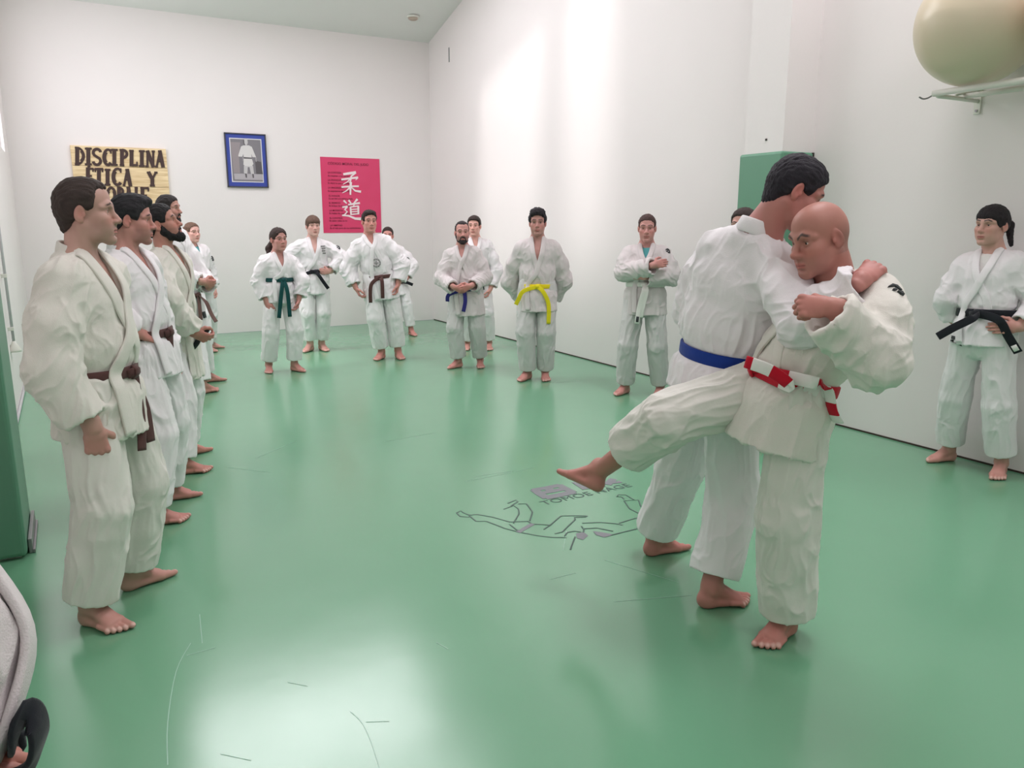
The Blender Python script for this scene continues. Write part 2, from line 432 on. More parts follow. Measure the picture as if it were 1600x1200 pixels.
def head_prims(G, c, R, s, o):
    """face and skull in the head's own axes (x right, y forward, z up), origin between the ears at eye height"""
    c = np.asarray(c, float)
    wj = o.get('jaw', 1.0); wf = o.get('fat', 0.0); I = R
    W = lambda x, y, z: c + R @ (np.array([x, y, z]) * s)
    E = lambda x, y, z, a, b, d, k=.012, sub=False, RR=None: G.ell(W(x, y, z), I if RR is None else R @ RR, (a * s, b * s, d * s), k * s, sub)
    K = lambda a, b, ra, rb, k=.01, sub=False: G.cap(W(*a), W(*b), ra * s, rb * s, k * s, sub)
    E(0, -.010, .036, .075, .089, .084)
    E(0, -.045, .010, .064, .053, .068, .02)
    E(0, .03, .05, .062, .051, .05, .03)
    E(0, .022, -.042, .055 + wf * .01, .066, .072, .03)
    for q in (-1, 1):
        K((q * .046 * wj, -.002, -.048), (q * .037 * wj, .03, -.082), .018, .0165, .025)
        K((q * .037 * wj, .03, -.082), (q * .013, .072, -.103), .0165, .016, .025)
        E(q * .044, .056, -.024, .0225, .024, .02, .03)
        E(q * .033, .058, -.06, .022 + wf * .006, .022, .026, .03)
    E(0, .077, -.103, .022, .0175, .016, .02)
    K((-.03, .073, .022), (.03, .073, .022), .0125, .0125, .022)
    for q in (-1, 1):
        K((q * .008, .084, .02), (q * .034, .08, .0255), .0085, .0085, .014)
        K((q * .034, .08, .0255), (q * .056, .06, .017), .0085, .007, .014)
        E(q * .0325, .093, .0005, .0165, .0165, .0115, .016, True)
        E(q * .0325, .0675, .0005, .0158, .0158, .0145, .005)
        E(q * .0325, .086, -.0002, .0135, .013, .0052 * o.get('eyes', 1.0), .002, True)
    K((0, .082, .014), (0, .1, -.02), .0085, .0098, .014)
    K((0, .1, -.02), (0, .1085, -.033), .0098, .0128 * o.get('nose', 1), .008)
    for q in (-1, 1):
        E(q * .0125, .098, -.037, .0092, .0115, .0082, .008)
        E(q * .0065, .106, -.0445, .0035, .0055, .003, .003, True)
    E(0, .074, -.068, .032, .0215, .026, .02)
    K((0, .097, -.05), (0, .0965, -.058), .003, .003, .008)
    for q in (-1, 1):
        K((0, .0965, -.0655), (q * .013, .0935, -.0655), .0046, .0046, .005)
        K((q * .013, .0935, -.0655), (q * .0235, .0855, -.0705), .0046, .002, .005)
        K((0, .0955, -.078), (q * .012, .0925, -.0775), .0054, .0052, .005)
        K((q * .012, .0925, -.0775), (q * .022, .0855, -.072), .0052, .002, .005)
        K((0, .1015, -.0718), (q * .014, .0975, -.0718), .0016, .0016, .002, True)
        K((q * .014, .0975, -.0718), (q * .025, .089, -.0722), .0016, .0012, .002, True)
    E(0, .094, -.088, .018, .006, .004, .01, True)
    for q in (-1, 1):
        a = math.radians(-14); b = q * math.radians(22)
        Rx = np.array([[1, 0, 0], [0, math.cos(a), -math.sin(a)], [0, math.sin(a), math.cos(a)]])
        Rz = np.array([[math.cos(b), -math.sin(b), 0], [math.sin(b), math.cos(b), 0], [0, 0, 1]])
        E(q * .077, -.012, -.006, .0075, .0185, .032, .004, False, Rz @ Rx)
        E(q * .0745, -.010, -.03, .007, .010, .012, .006)
        E(q * .0845, -.008, -.004, .006, .0105, .02, .004, True, Rz @ Rx)
        E(q * .0755, .004, -.012, .005, .005, .008, .004)
    return W

SKIN = dict(A=(196, 152, 136), pink=(214, 160, 148), fair=(226, 178, 166), tan=(190, 142, 124))

def paint_head(V, c, R, s, o, base):
    L = ((V - c) @ R) / s; x, y, z = L[:, 0], L[:, 1], L[:, 2]; ax = np.abs(x)
    near = (np.linalg.norm(L * [1, .8, .9], axis=1) < .15)
    C = np.tile(np.array(lin(base)), (len(V), 1))
    red = np.array(lin((196, 110, 100)))
    def mix(m, col):
        m = np.clip(m, 0, 1)[:, None]; C[:] = C * (1 - m) + np.asarray(col) * m
    g = lambda a, b, d, px, py, pz: np.exp(-(((ax - px) / a) ** 2 + ((y - py) / b) ** 2 + ((z - pz) / d) ** 2))
    mix(.35 * g(.022, .04, .02, .042, .075, -.035) * near, red)
    mix(.35 * g(.016, .02, .016, 0, .11, -.035) * near, red)
    mix(.45 * np.exp(-((ax - .08) / .012) ** 2 - ((y + .01) / .03) ** 2 - ((z + .005) / .035) ** 2) * near, red)
    hc = np.array(lin(o.get('hair', (52, 42, 38))))
    st = o.get('stubble', 0)
    if st:
        m = np.clip((y - .005) / .03, 0, 1) * np.clip((-.036 - z + .25 * np.clip(y - .085, 0, 1)) / .014, 0, 1) * np.clip((z + .135) / .02, 0, 1)
        m = m * (1 - np.exp(-((ax / .024) ** 4 + ((z + .072) / .011) ** 4)))
        m = m + .9 * np.exp(-((ax / .03) ** 4 + ((z + .054) / .007) ** 4)) * (y > .05)
        mix(st * m * near, hc * .8 + .02)
    if o.get('shadow'):   # clipped scalp hair round a bald crown
        m = np.clip((.045 - z) / .05, 0, 1) * np.clip((.01 - y) / .03, 0, 1) * (z > -.06); mix(o['shadow'] * m * near, hc * .8 + .03)
    lip = np.array(lin(o.get('lip', (176, 96, 92))))
    m = np.exp(-((ax / .024) ** 6)) * np.exp(-(((z + .0718) / (.0095)) ** 4)) * (y > .08)
    mix(.75 * m * near, lip)
    m = np.exp(-(((z + .0718) / .0016) ** 2)) * (ax < .025) * (y > .078); mix(.6 * m * near, lip * .35)
    bz = .0265 + .006 * np.clip((ax - .01) / .025, 0, 1) - .012 * np.clip((ax - .038) / .02, 0, 1) + o.get('frown', 0) * (-.010 * np.clip((.03 - ax) / .02, 0, 1))
    th = o.get('brow', .0042)
    m = np.clip(1.4 - ((z - bz) / th) ** 2, 0, 1) * np.clip((ax - .009) / .004, 0, 1) * np.clip((.056 - ax) / .006, 0, 1) * (y > .045)
    mix(.9 * m * near, hc * .7)
    m = np.exp(-(((z - .0058) / .0018) ** 2)) * np.exp(-((ax - .0325) / .0135) ** 4) * (y > .05); mix(.75 * m * near, hc * .4)
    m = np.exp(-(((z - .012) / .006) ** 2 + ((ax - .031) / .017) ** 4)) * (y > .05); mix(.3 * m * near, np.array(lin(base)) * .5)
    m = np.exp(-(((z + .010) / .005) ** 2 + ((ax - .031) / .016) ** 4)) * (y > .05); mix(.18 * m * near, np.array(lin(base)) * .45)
    return C

def eye_mesh(c, R, s, gaze, res):
    """small sphere with white, iris and pupil painted on"""
    nu, nv = 20, 16; V = []; Q = []
    g = nrm(gaze); r = nrm(np.cross(g, [0, 0, 1])); u = np.cross(r, g)
    col = []
    for i in range(nv + 1):
        th = math.pi * (i / nv) ** 1.5
        for j in range(nu):
            ph = 2 * math.pi * j / nu
            V.append(c + .0128 * s * (g * math.cos(th) + (r * math.cos(ph) + u * math.sin(ph)) * math.sin(th)))
            col.append(lin((14, 12, 12)) if th < .24 else lin((60, 42, 34)) if th < .52 else lin((206, 196, 192) if res < .0058 else (176, 158, 152)))
    for i in range(nv):
        for j in range(nu): Q.append((i * nu + j, i * nu + (j + 1) % nu, (i + 1) * nu + (j + 1) % nu, (i + 1) * nu + j))
    return np.array(V), np.array(Q), np.array(col)

S_HAIR = .016
def hair_mesh(o, s, res):
    """hair in head axes; o['style'] picks the extra volumes, o['line'] the hairline z over y"""
    a = np.arange(-.15, .1501, res); G = Fld(np.arange(-.12, .1201, res), np.arange(-.20, .1401, res), np.arange(-.30 if o.get('long') else -.15, .1801, res))
    I = np.eye(3); t = o.get('thick', .008)
    G.ell((0, -.011, .036), I, (.0755 + t * .8, .089 + t * .8, .084 + t), .01)
    G.ell((0, -.046, .010), I, (.064 + t, .053 + t * .8, .068 + t * .6), .02)
    G.ell((0, .03, .052), I, (.062 + t * .7, .051 + t * .7, .05 + t * .9), .03)
    G.ell((0, -.062, -.05), I, (.05, .03, .045), .02)
    for (c, r) in o.get('blobs', ()): G.ell(c, I, r, .02)
    ly, lz = o.get('line', ([-.16, -.085, -.04, -.012, .012, .035, .05, .075, .1], [-.075, -.07, -.045, .012, .0, -.008, .035, .066, .075]))
    X, Y, Z = G.grid((slice(None),) * 3)
    hl = np.interp(G.a[1], ly, lz).astype(f4)[None, :, None]
    if o.get('part'):   # temples recede, middle stays
        hl = hl + f4(o['part']) * np.clip((np.abs(X) - .02) / .03, 0, 1) * np.clip((Y - .02) / .03, 0, 1)
    G.d = smax(G.d, (hl - Z) * f4(.8), f4(S_HAIR if t < .011 else .012))
    for q in (-1, 1):
        if o.get('ears', 1): G.ell((q * .083, -.008, -.006), I, (.016, .017, .03), .006, True)
    for (p0, p1, r0, r1) in o.get('locks', ()): G.cap(p0, p1, r0, r1, .012)
    V, Q = G.nets()
    V = relax(V, Q, 1, .4)
    N = vert_normals(V, Q)
    amp = o.get('rough', .004)
    w = o.get('curl', 0)
    if w: nz = vnoise(V * [70, 70, 70]) * .6 + vnoise(V * 140 + 7) * .4
    else: nz = vnoise(V * [170, 45, 60] + 3) * .6 + vnoise(V * [300, 60, 120]) * .4
    V = V + N * ((nz - .45) * 2 * amp)[:, None]
    sh = (vnoise(V * [260, 40, 70] + 11))
    base = np.array(lin(o.get('hair', (52, 42, 38))))
    C = base * (0.75 + .5 * sh[:, None])
    gr = o.get('grey', 0)
    if gr: m = (gr * np.clip((.02 - V[:, 2]) / .05, 0, 1) * np.clip((V[:, 1] + .05) / .03, 0, 1) * sh)[:, None]; C = C * (1 - m) + np.array(lin((150, 146, 144))) * m
    return V * s, Q, C

def beard_mesh(o, s, res):
    G = Fld(np.arange(-.1, .1, res), np.arange(-.05, .15, res), np.arange(-.17, .0, res)); I = np.eye(3); b = o['beard']
    for q in (-1, 1):
        G.cap((q * .061, .002, -.012), (q * .051, .008, -.053), .010, .021 * b, .012)
        G.cap((q * .051, .008, -.053), (q * .038, .034, -.084), .021 * b, .0235 * b, .015)
        G.cap((q * .038, .034, -.084), (q * .015, .074, -.104), .0235 * b, .023 * b, .015)
        G.cap((0, .098, -.0555), (q * .022, .09, -.062), .0062, .0062, .006)
        G.cap((q * .022, .09, -.062), (q * .032, .076, -.092), .0062, .012 * b, .008)
    G.ell((0, .081, -.106), I, (.032, .025 * b, .026 * b), .015)
    G.ell((0, .105, -.0725), I, (.023, .022, .0085), .004, True)
    V, Q = G.nets(); V = relax(V, Q, 1, .4); N = vert_normals(V, Q)
    V = V + N * ((vnoise(V * 160) - .5) * .006)[:, None]
    C = np.array(lin(o.get('hair', (52, 42, 38)))) * (.6 + .5 * vnoise(V * [200, 200, 60])[:, None])
    return V * s, Q, C

def folds(V, N, bones, seed, amp):
    """cloth creases: bones = [(a, b, along-frequency, across-frequency, amplitude, extra amplitude at a, at b)]"""
    W = 0; D = 0
    warp = np.stack([vnoise(V * 9 + seed), vnoise(V * 9 + seed + 31), vnoise(V * 9 + seed + 57)], 1) - .5
    for a, b, fa, fp, am, ea, eb in bones:
        a = np.asarray(a, float); b = np.asarray(b, float); e = b - a; L = np.linalg.norm(e); e = e / L
        q = V - a; h = q @ e; t = np.clip(h / L, 0, 1); pr = q - h[:, None] * e; dist = np.linalg.norm(q - (t * L)[:, None] * e, axis=1)
        w = np.exp(-np.maximum(dist - .02, 0) / .02)
        if w.max() < 1e-4: continue
        u = nrm(np.cross(e, [.31, .87, .2])); v = np.cross(e, u)
        S = np.stack([h * fa + seed, (pr @ u) * fp + 3.1 * seed, (pr @ v) * fp], 1) + warp * 1.1
        S[:, 0] += (pr @ u) * fa * .8 - (pr @ v) * fa * .5
        r = np.maximum(1 - np.abs(2 * vnoise(S) - 1) * 1.35, 0); r2 = np.maximum(1 - np.abs(2 * vnoise(S * 1.7 + 17) - 1) * 1.35, 0)
        f = (r ** 1.6 - .3) * .75 + (r2 ** 1.6 - .3) * .45
        A = am * (1 + ea * np.exp(-((t * L) / .08) ** 2) + eb * np.exp(-(((1 - t) * L) / .08) ** 2))
        W = W + w; D = D + w * A * f
    return V + N * (amp * D / (W + 1e-6))[:, None]

def person(S):
    """S: dictionary of pose and looks; pixel positions are read on an upright plane through the person's place on the floor"""
    hero = S['res']; seed = S.get('seed', 1)
    fr = {}
    for k in ('l', 'r'):
        hx, tx = S['foot_' + k]
        hp = floor_pt(*hx) if len(hx) == 2 else np.array(hx); tp = floor_pt(*tx) if len(tx) == 2 else np.array(tx)
        fr[k] = (hp, nrm(tp - hp), np.array([0, 0, 1.0]))
    root = (fr['l'][0] + fr['r'][0]) / 2 + .06 * (fr['l'][1] + fr['r'][1]) / 2
    if 'root' in S: root = floor_pt(*S['root']) if len(S['root']) == 2 else np.array(S['root'], float)
    vd = nrm([root[0], root[1], 0]); rv = np.array([vd[1], -vd[0], 0.0])
    def P(px, py, off=0.0):
        d = ray(px, py); pl = root - vd * off
        return CAM + d * (((pl - CAM) @ vd) / (d @ vd))
    def H(a): a = math.radians(a); return rv * math.cos(a) - vd * math.sin(a)
    if 'foot3_l' in S: b, t, u = S['foot3_l']; fr['l'] = (P(*b), nrm(P(*t) - P(*b)), nrm(u))
    if 'foot3_r' in S: b, t, u = S['foot3_r']; fr['r'] = (P(*b), nrm(P(*t) - P(*b)), nrm(np.array(u) if not isinstance(u[0], tuple) else P(*u[1]) - P(*u[0])))
    fwd = H(S['face']); fh = H(S.get('headface', S['face'])); fp_ = H(S.get('hipface', S['face']))
    # head
    pit = math.radians(S.get('pitch', 0)); rol = math.radians(S.get('roll', 0))
    hf = fh * math.cos(pit) - np.array([0, 0, 1]) * math.sin(pit)
    hr = nrm(np.cross(fh, [0, 0, 1])); hu = np.cross(hr, hf)
    hr2 = hr * math.cos(rol) + hu * math.sin(rol); hu = np.cross(hr2, hf); hr = hr2
    R = np.stack([hr, hf, hu], 1)
    hc = P(*S['head'])
    s = S['h'] / 1.75; hs = S.get('hs', 0.5 + 0.5 * s); g = S.get('girth', 1.0)
    up = np.array([0, 0, 1.0])
    pel = P(*S['pelvis']) if 'pelvis' in S else np.array([root[0] * .5 + hc[0] * .5, root[1] * .5 + hc[1] * .5, .535 * S['h']])
    nb = P(*S['neck']) if 'neck' in S else hc - hu * .175 * hs - hf * .03 * s + (pel - hc) * np.array([.06, .06, 0])
    pel = pel - vd * S.get('tor', 0)
    ut = nrm(nb - pel)
    RC = rot_frame(fwd - ut * (fwd @ ut), ut); RP = rot_frame(fp_ - ut * (fp_ @ ut) * .6, nrm(ut + up * S.get('hipup', 1)))
    r, f, u = RC.T; rp, fpv, upv = RP.T
    sw = S.get('sw', .172) * s
    sh = {'r': nb + r * sw - u * .082 * s, 'l': nb - r * sw - u * .082 * s}
    for k in 'lr':
        if 'sh_' + k in S: sh[k] = P(*S['sh_' + k])
    arms = {}
    for k in 'lr':
        q = 1 if k == 'r' else -1
        A = S.get('arm_' + k)
        if A is None:
            e = sh[k] - up * .27 * s + r * q * .07 - f * .02; w = e - up * .23 * s + f * .07 * s + r * q * .0
            hd = nrm(w - e); pn = -r * q; cu = .35
        else:
            e = P(*A['elbow']); w = P(*A['wrist'])
            tip = A.get('tip'); hd = nrm(P(*tip) - w) if tip else nrm(w - e)
            pn = A.get('palm', (-q, 0, 0)); pn = r * pn[0] + f * pn[1] + u * pn[2]; cu = A.get('curl', .35)
        arms[k] = (sh[k], e, w, hd, pn, cu, (A or {}).get('thumb'))
    hip = {'r': pel + rp * .09 * s - upv * .03 * s, 'l': pel - rp * .09 * s - upv * .03 * s}
    legs = {}
    for k in 'lr':
        B, ff, fu = fr[k]
        an = B + ff * .054 * s + fu * .088 * s
        l1 = .245 * S['h']; l2 = .232 * S['h']; d = an - hip[k]; D = np.linalg.norm(d)
        if 'knee_' + k in S: kn = P(*S['knee_' + k])
        else:
            l1_, l2_ = (l1, l2) if D < (l1 + l2) * .998 else (D * .514, D * .489)
            a = (l1_ ** 2 - l2_ ** 2 + D ** 2) / (2 * D); hgt = math.sqrt(max(l1_ ** 2 - a * a, 0)); dn = d / D
            bend = nrm(ff + fpv); bend = nrm(bend - dn * (bend @ dn)); kn = hip[k] + dn * a + bend * hgt
        legs[k] = (hip[k], kn, an)
    if S.get('debug'):
        L = lambda a, b: round(float(np.linalg.norm(a - b)), 2)
        print(S['debug'], 'root', root.round(2), 'headtop', round(float(hc[2] + .118 * hs), 2), 'neck', nb.round(2), 'pel', pel.round(2), 'torso', L(nb, pel),
              'arms', [(k, L(arms[k][0], arms[k][1]), L(arms[k][1], arms[k][2])) for k in 'lr'], 'legs', [(k, L(*legs[k][:2]), L(*legs[k][1:])) for k in 'lr'])
    # ---------------- body
    pts = [hc + [0, 0, .16], hc - [0, 0, .16]] + [a for k in 'lr' for a in (*arms[k][:3], arms[k][2] + arms[k][3] * .22 * s, *legs[k], fr[k][0], fr[k][0] + fr[k][1] * .26 * s)]
    pts = np.array(pts); lo = pts.min(0) - .17; hi = pts.max(0) + .17; lo[2] = max(lo[2], -.02) if not S.get('air') else max(lo[2], -.02)
    hb = hero; hfine = min(hero * .5, .0035) if hero <= .006 else .0035
    fine = [[], [], []]
    for q in range(3):
        fine[q].append((hc[q] - .135 * hs, hc[q] + .135 * hs, hfine))
        for k in 'lr':
            hw = arms[k][2] + arms[k][3] * .09 * s
            fine[q].append((hw[q] - .1, hw[q] + .1, max(hfine, .0028)))
            fm = fr[k][0] + fr[k][1] * .12
            fine[q].append((fm[q] - .15 if q < 2 else fm[q] - .03, fm[q] + .15 if q < 2 else fm[q] + .08, max(hfine, .003)))
    B = Fld(*[axis(lo[q], hi[q], hb, fine[q]) for q in range(3)])
    T = lambda t: pel + (nb - pel) * t
    B.ecap(T(-.08), T(.2), rp, (.15 * s, .105 * s), (.13 * s * g, .095 * s * g), .03)
    B.ecap(T(.2), T(.62), r, (.13 * s * g, .095 * s * g), (.15 * s, .105 * s), .04)
    B.ecap(T(.62), T(.85), r, (.15 * s, .105 * s), (.135 * s, .085 * s), .04)
    B.ecap(nb - u * .075 * s - r * .11 * s, nb - u * .075 * s + r * .11 * s, u, (.05 * s, .055 * s), (.05 * s, .055 * s), .04)
    nk = S.get('neckr', .053)
    ntop = hc - hu * .055 * hs - hf * .02 * hs
    B.ecap(nb - u * .06 * s - f * .012, ntop, hr, (nk * 1.15 * s, nk * 1.1 * s), (nk * .95 * hs, nk * hs), .03)
    for q in (-1, 1):
        B.cap(nb + r * q * .10 * s - u * .07 * s, ntop + hr * q * .018 * s - hu * .03 - hf * .02, .03 * s, .018 * s, .04)
        B.ell(T(.72) + f * .07 * s + r * q * .065 * s, RC, (.075 * s, .035 * s, .06 * s), .04)
        B.cap(nb + f * .05 * s + r * q * .012 * s - u * .055 * s, ntop + hr * q * .055 * hs + hu * .005, .011 * s, .012 * s, .022)
    head_prims(B, hc, R, hs, S)
    for k in 'lr':
        a, e, w, hd, pn, cu, thb = arms[k]
        B.cap(a, e, .052 * s, .041 * s, .03); B.cap(e, w, .042 * s, .029 * s, .02)
        hand_prims(B, w, hd, pn, k, cu, s * S.get('hand', 1.0), thumb=thb)
        hp, kn, an = legs[k]
        B.cap(hp, kn, .088 * s, .058 * s, .04); B.cap(kn, an, .054 * s, .038 * s, .03)
        ff = fr[k][1]
        B.ell(kn + (an - kn) * .33 - ff * .022, np.eye(3), (.052 * s, .052 * s, .09 * s), .03)
        foot_prims(B, fr[k][0], ff, fr[k][2], k, s * S.get('foot', 1.0))
    V, Q = B.nets(); V = relax(V, Q, 1, .35)
    base = S.get('skin', (206, 156, 144))
    C = paint_head(V, hc, R, hs, S, base)
    red = np.array(lin(S.get('flush', (190, 120, 112))))
    for k in 'lr':
        hm = arms[k][2] + arms[k][3] * .1 * s; m = np.clip(1.6 - np.linalg.norm(V - hm, axis=1) / .09, 0, 1)[:, None] * .45; C = C * (1 - m) + red * m
        fm = fr[k][0] + fr[k][1] * .16 * s; m = np.clip(1.5 - np.linalg.norm(V - fm, axis=1) / .11, 0, 1)[:, None] * .45; C = C * (1 - m) + red * m
        Bp, ff, fu = fr[k]; rr = nrm(np.cross(ff, fu)); md = -rr if k == 'r' else rr; fs = s * S.get('foot', 1.0)
        for b, t0 in ((.029, .24), (.0065, .226), (-.0115, .214), (-.0275, .2), (-.041, .183)):
            c0 = Bp + ff * t0 * fs + md * b * fs + fu * .02 * fs; m = np.clip(1.8 - np.linalg.norm(V - c0, axis=1) / .0075, 0, 1)[:, None] * .5
            C = C * (1 - m) + np.array(lin((230, 196, 186))) * m
    rt = empty('person', root)
    tag(rt, S['label'], 'person', S.get('group'))
    body = link('body', mesh_np('body', V - root, Q, M['skin'], C), rt)
    # ---------------- eyes
    gz = S.get('gaze'); 
    for q in (-1, 1):
        ec = hc + R @ (np.array([q * .0325, .0672, 0]) * hs)
        gd = hf if gz is None else nrm(R @ nrm(gz))
        v, qd, cc = eye_mesh(ec, R, hs, gd, hero)
        link('eye', mesh_np('eye', v - root, qd, M['eye'], cc), body)
    hres = min(.0035, hfine * 1.2) if hero < .006 else .0042
    if not S.get('bald'):
        v, qd, cc = hair_mesh(S, hs, hres)
        link('hair', mesh_np('hair', v @ R.T + hc - root, qd, M['hair'], cc), rt)
    if S.get('beard'):
        v, qd, cc = beard_mesh(S, hs, hres * .9)
        link('beard', mesh_np('beard', v @ R.T + hc - root, qd, M['hair'], cc), rt)
    # ---------------- trousers
    v0 = max(hero, .0048)
    def newf(pp, m):
        pp = np.array(pp); return Fld(*[np.arange(pp[:, q].min() - m, pp[:, q].max() + m, v0) for q in range(3)])
    tw = S.get('tw', 1.0)
    TF = newf([pel + upv * .1, pel] + [x for k in 'lr' for x in legs[k]], .2)
    TF.ecap(pel + upv * .1 * s, pel - upv * .06 * s, rp, (.128 * s * g, .098 * s * g), (.152 * s * g, .116 * s * g), .03)
    mainT = TF.d
    bonesT = []
    for k in 'lr':
        hp, kn, an = legs[k]; TF.d = np.full_like(mainT, 9)
        hem = S.get('hem_' + k, S.get('hem', .75)); dl = nrm(an - kn); hemp = kn + (an - kn) * hem
        fk = fr[k][1]
        TF.ecap(hp + upv * .03 * s, kn, rp, (.094 * s * g, .104 * s * g), (.09 * s * tw, .092 * s * tw), .03)
        TF.ecap(kn, hemp + dl * .1, rp, (.09 * s * tw, .092 * s * tw), (.084 * s * tw, .088 * s * tw), .012)
        TF.plane_cut(hemp, dl, hemp, .2)
        TF.ecap(hemp - dl * .09, hemp + dl * .05, rp, (.07 * s * tw, .074 * s * tw), (.073 * s * tw, .077 * s * tw), .008, True)
        # merge, loosely at the crotch and crisply lower down
        X, Y, Z = TF.grid((slice(None),) * 3)
        e = kn - hp; h = ((X - f4(hp[0])) * f4(e[0]) + (Y - f4(hp[1])) * f4(e[1]) + (Z - f4(hp[2])) * f4(e[2])) / f4(e @ e)
        kk = np.clip(.07 - h * .16, .012, .07).astype(f4); mainT = smin(mainT, TF.d, kk)
        bonesT += [(hp, kn, 4, 21, .010 * S.get('tfold', 1), .3, .3), (kn, hemp + dl * .05, 5, 19, .009 * S.get('tfold', 1), .4, -.75)]
    TF.d = mainT
    V, Q = TF.nets(); V = relax(V, Q, 2, .5); N = vert_normals(V, Q)
    V = folds(V, N, bonesT, seed * 1.7, 1.35)
    trous = link('trousers', mesh_np('trousers', V - root, Q, M[S.get('pantmat', 'gi_pants')]), rt)
    # ---------------- jacket
    wt = P(*S['belt_at']) if 'belt_at' in S else None
    bz = S.get('waist', .24)
    if wt is not None: bz = float((wt - pel) @ ut) / np.linalg.norm(nb - pel)
    wc = T(bz)
    jl = S.get('skirt', .21) * s
    hemc = wc - upv * jl
    pp = [nb + u * .1, wc, hemc, *sh.values()] + [x for k in 'lr' for x in arms[k][:3]]
    JF = newf(pp, .22)
    jw = S.get('jw', 1.0); ja = S.get('jblouse', 1.0)
    wl = (.160 * s * g, .122 * s * g)
    JF.ecap(wc, wc + (T(.62) - wc) * .45, rp * .5 + r * .5, (wl[0] * 1.0, wl[1] * 1.02), (.172 * s * g * jw, .13 * s * g * ja), .02)
    JF.ecap(wc + (T(.62) - wc) * .45, T(.68), r, (.172 * s * g * jw, .13 * s * g * ja), (.172 * s * jw, .126 * s), .04)
    JF.ecap(T(.68), T(.86), r, (.172 * s * jw, .126 * s), (.15 * s, .095 * s), .04)
    JF.ecap(nb - u * .085 * s - r * .12 * s, nb - u * .085 * s + r * .12 * s, u, (.055 * s, .075 * s), (.055 * s, .075 * s), .05)
    for q in (-1, 1): JF.cap(nb + r * q * .14 * s - u * .085 * s, nb + r * q * .045 * s - u * .01 * s - f * .015, .05 * s, .046 * s, .04)
    JF.cap(nb - f * .046 * s - u * .016 * s - r * .03 * s, nb - f * .046 * s - u * .016 * s + r * .03 * s, .042 * s, .042 * s, .04)
    for xx in S.get('jblobs', ()): JF.ell(P(*xx[0]), np.eye(3), xx[1], .05)
    dJ = JF.d; JF.d = np.full_like(dJ, 9)
    # skirt below the belt
    sk = S.get('flare', 1.0)
    JF.ecap(wc + upv * .02, wc - upv * .10 * s, rp, (wl[0] * 1.0, wl[1] * 1.0), (.190 * s * g * sk, .152 * s * g * sk), .02)
    JF.ecap(wc - upv * .10 * s, hemc - upv * .1, rp, (.190 * s * g * sk, .152 * s * g * sk), (.210 * s * g * sk, .174 * s * g * sk), .02)
    for xx in S.get('skirt_ext', ()): JF.cap(P(*xx[0]), P(*xx[1]), xx[2], xx[3], .05)
    hn = nrm(upv + rp * S.get('hemtilt', 0.0) + fpv * S.get('hemtiltf', 0.06))
    JF.plane_cut(hemc, -hn, hemc - upv * .1, .5)
    JF.ecap(hemc + upv * .06, hemc - upv * .1, rp, (.180 * s * g * sk, .144 * s * g * sk), (.198 * s * g * sk, .162 * s * g * sk), .006, True)
    dJ = smin(dJ, JF.d, .012)
    torso = Fld(*JF.a); torso.d = dJ.copy()
    bonesJ = [(wc, T(.7), 4.5, 19, .0085, .6, 0), (T(.7), nb, 5, 17, .006, 0, 0), (wc, hemc, 3, 19, .008, .5, .2)]
    cuffs = {}
    for k in 'lr':
        a, e, w, hd, pn, cu, _t = arms[k]; JF.d = np.full_like(dJ, 9)
        AS = S.get('arm_' + k) or {}; sr = AS.get('sleeve', S.get('sleeve', 1.0))
        cf = AS.get('cuff', S.get('cuff', .82)); dl = nrm(w - e); cp = e + (w - e) * cf; sag = up * S.get('sag', .012) * s
        JF.cap(a - (a - nb) * .1, a + (e - a) * .5, .066 * s * sr, .078 * s * sr, .03)
        JF.cap(a + (e - a) * .5, e - sag, .078 * s * sr, .078 * s * sr, .03)
        JF.cap(e - sag, e + (w - e) * (cf + .2) - sag, .078 * s * sr, .076 * s * sr, .04)
        JF.plane_cut(cp, dl, cp + dl * .06, .17)
        JF.cap(cp - dl * .08 - sag, cp + dl * .06 - sag, .058 * s * sr, .064 * s * sr, .006, True)
        X, Y, Z = JF.grid((slice(None),) * 3)
        ds = np.sqrt((X - f4(a[0])) ** 2 + (Y - f4(a[1])) ** 2 + (Z - f4(a[2])) ** 2)
        kk = np.clip(.075 - (ds - .05) * .4, .01, .075).astype(f4)
        dJ = smin(dJ, JF.d, kk)
        bonesJ += [(a, e, 9, 13, .0085, .2, .7), (e, cp, 13, 10, .0095, .7, .3)]
        cuffs[k] = (cp, dl)
    JF.d = dJ
    # opening for neck and chest
    zc = S.get('vee', .2) * s; hw0 = S.get('veew', .056) * s; nbo = nb + u * .03 * s
    sl = JF.sl(nb - .42, nb + .25)
    X, Y, Z = JF.grid(sl); X = X - f4(nb[0]); Y = Y - f4(nb[1]); Z = Z - f4(nb[2])
    lx = X * f4(r[0]) + Y * f4(r[1]) + Z * f4(r[2]); ly = X * f4(f[0]) + Y * f4(f[1]) + Z * f4(f[2]); lz = X * f4(u[0]) + Y * f4(u[1]) + Z * f4(u[2])
    xo = S.get('veex', 0.0) * s
    hw = hw0 * np.clip((lz + f4(zc)) / f4(zc + .02 * s), -1, 1.15)
    wedge = np.maximum(np.abs(lx - f4(xo) * (1 - (lz + f4(zc)) / f4(zc))) - hw, -(ly - f4(.0))) * f4(.9)
    neckh = np.maximum(np.sqrt(lx ** 2 + (ly + f4(.010 * s)) ** 2) - f4(.066 * s), -(lz + f4(.016 * s)))
    JF.d[sl] = smax(JF.d[sl], -np.minimum(wedge, neckh), f4(.006))
    V, Q = JF.nets(); V = relax(V, Q, 2, .5); N = vert_normals(V, Q)
    q_ = V - wc; ax_ = np.abs(q_ @ upv); rd_ = np.linalg.norm(q_ - (q_ @ upv)[:, None] * upv, axis=1)
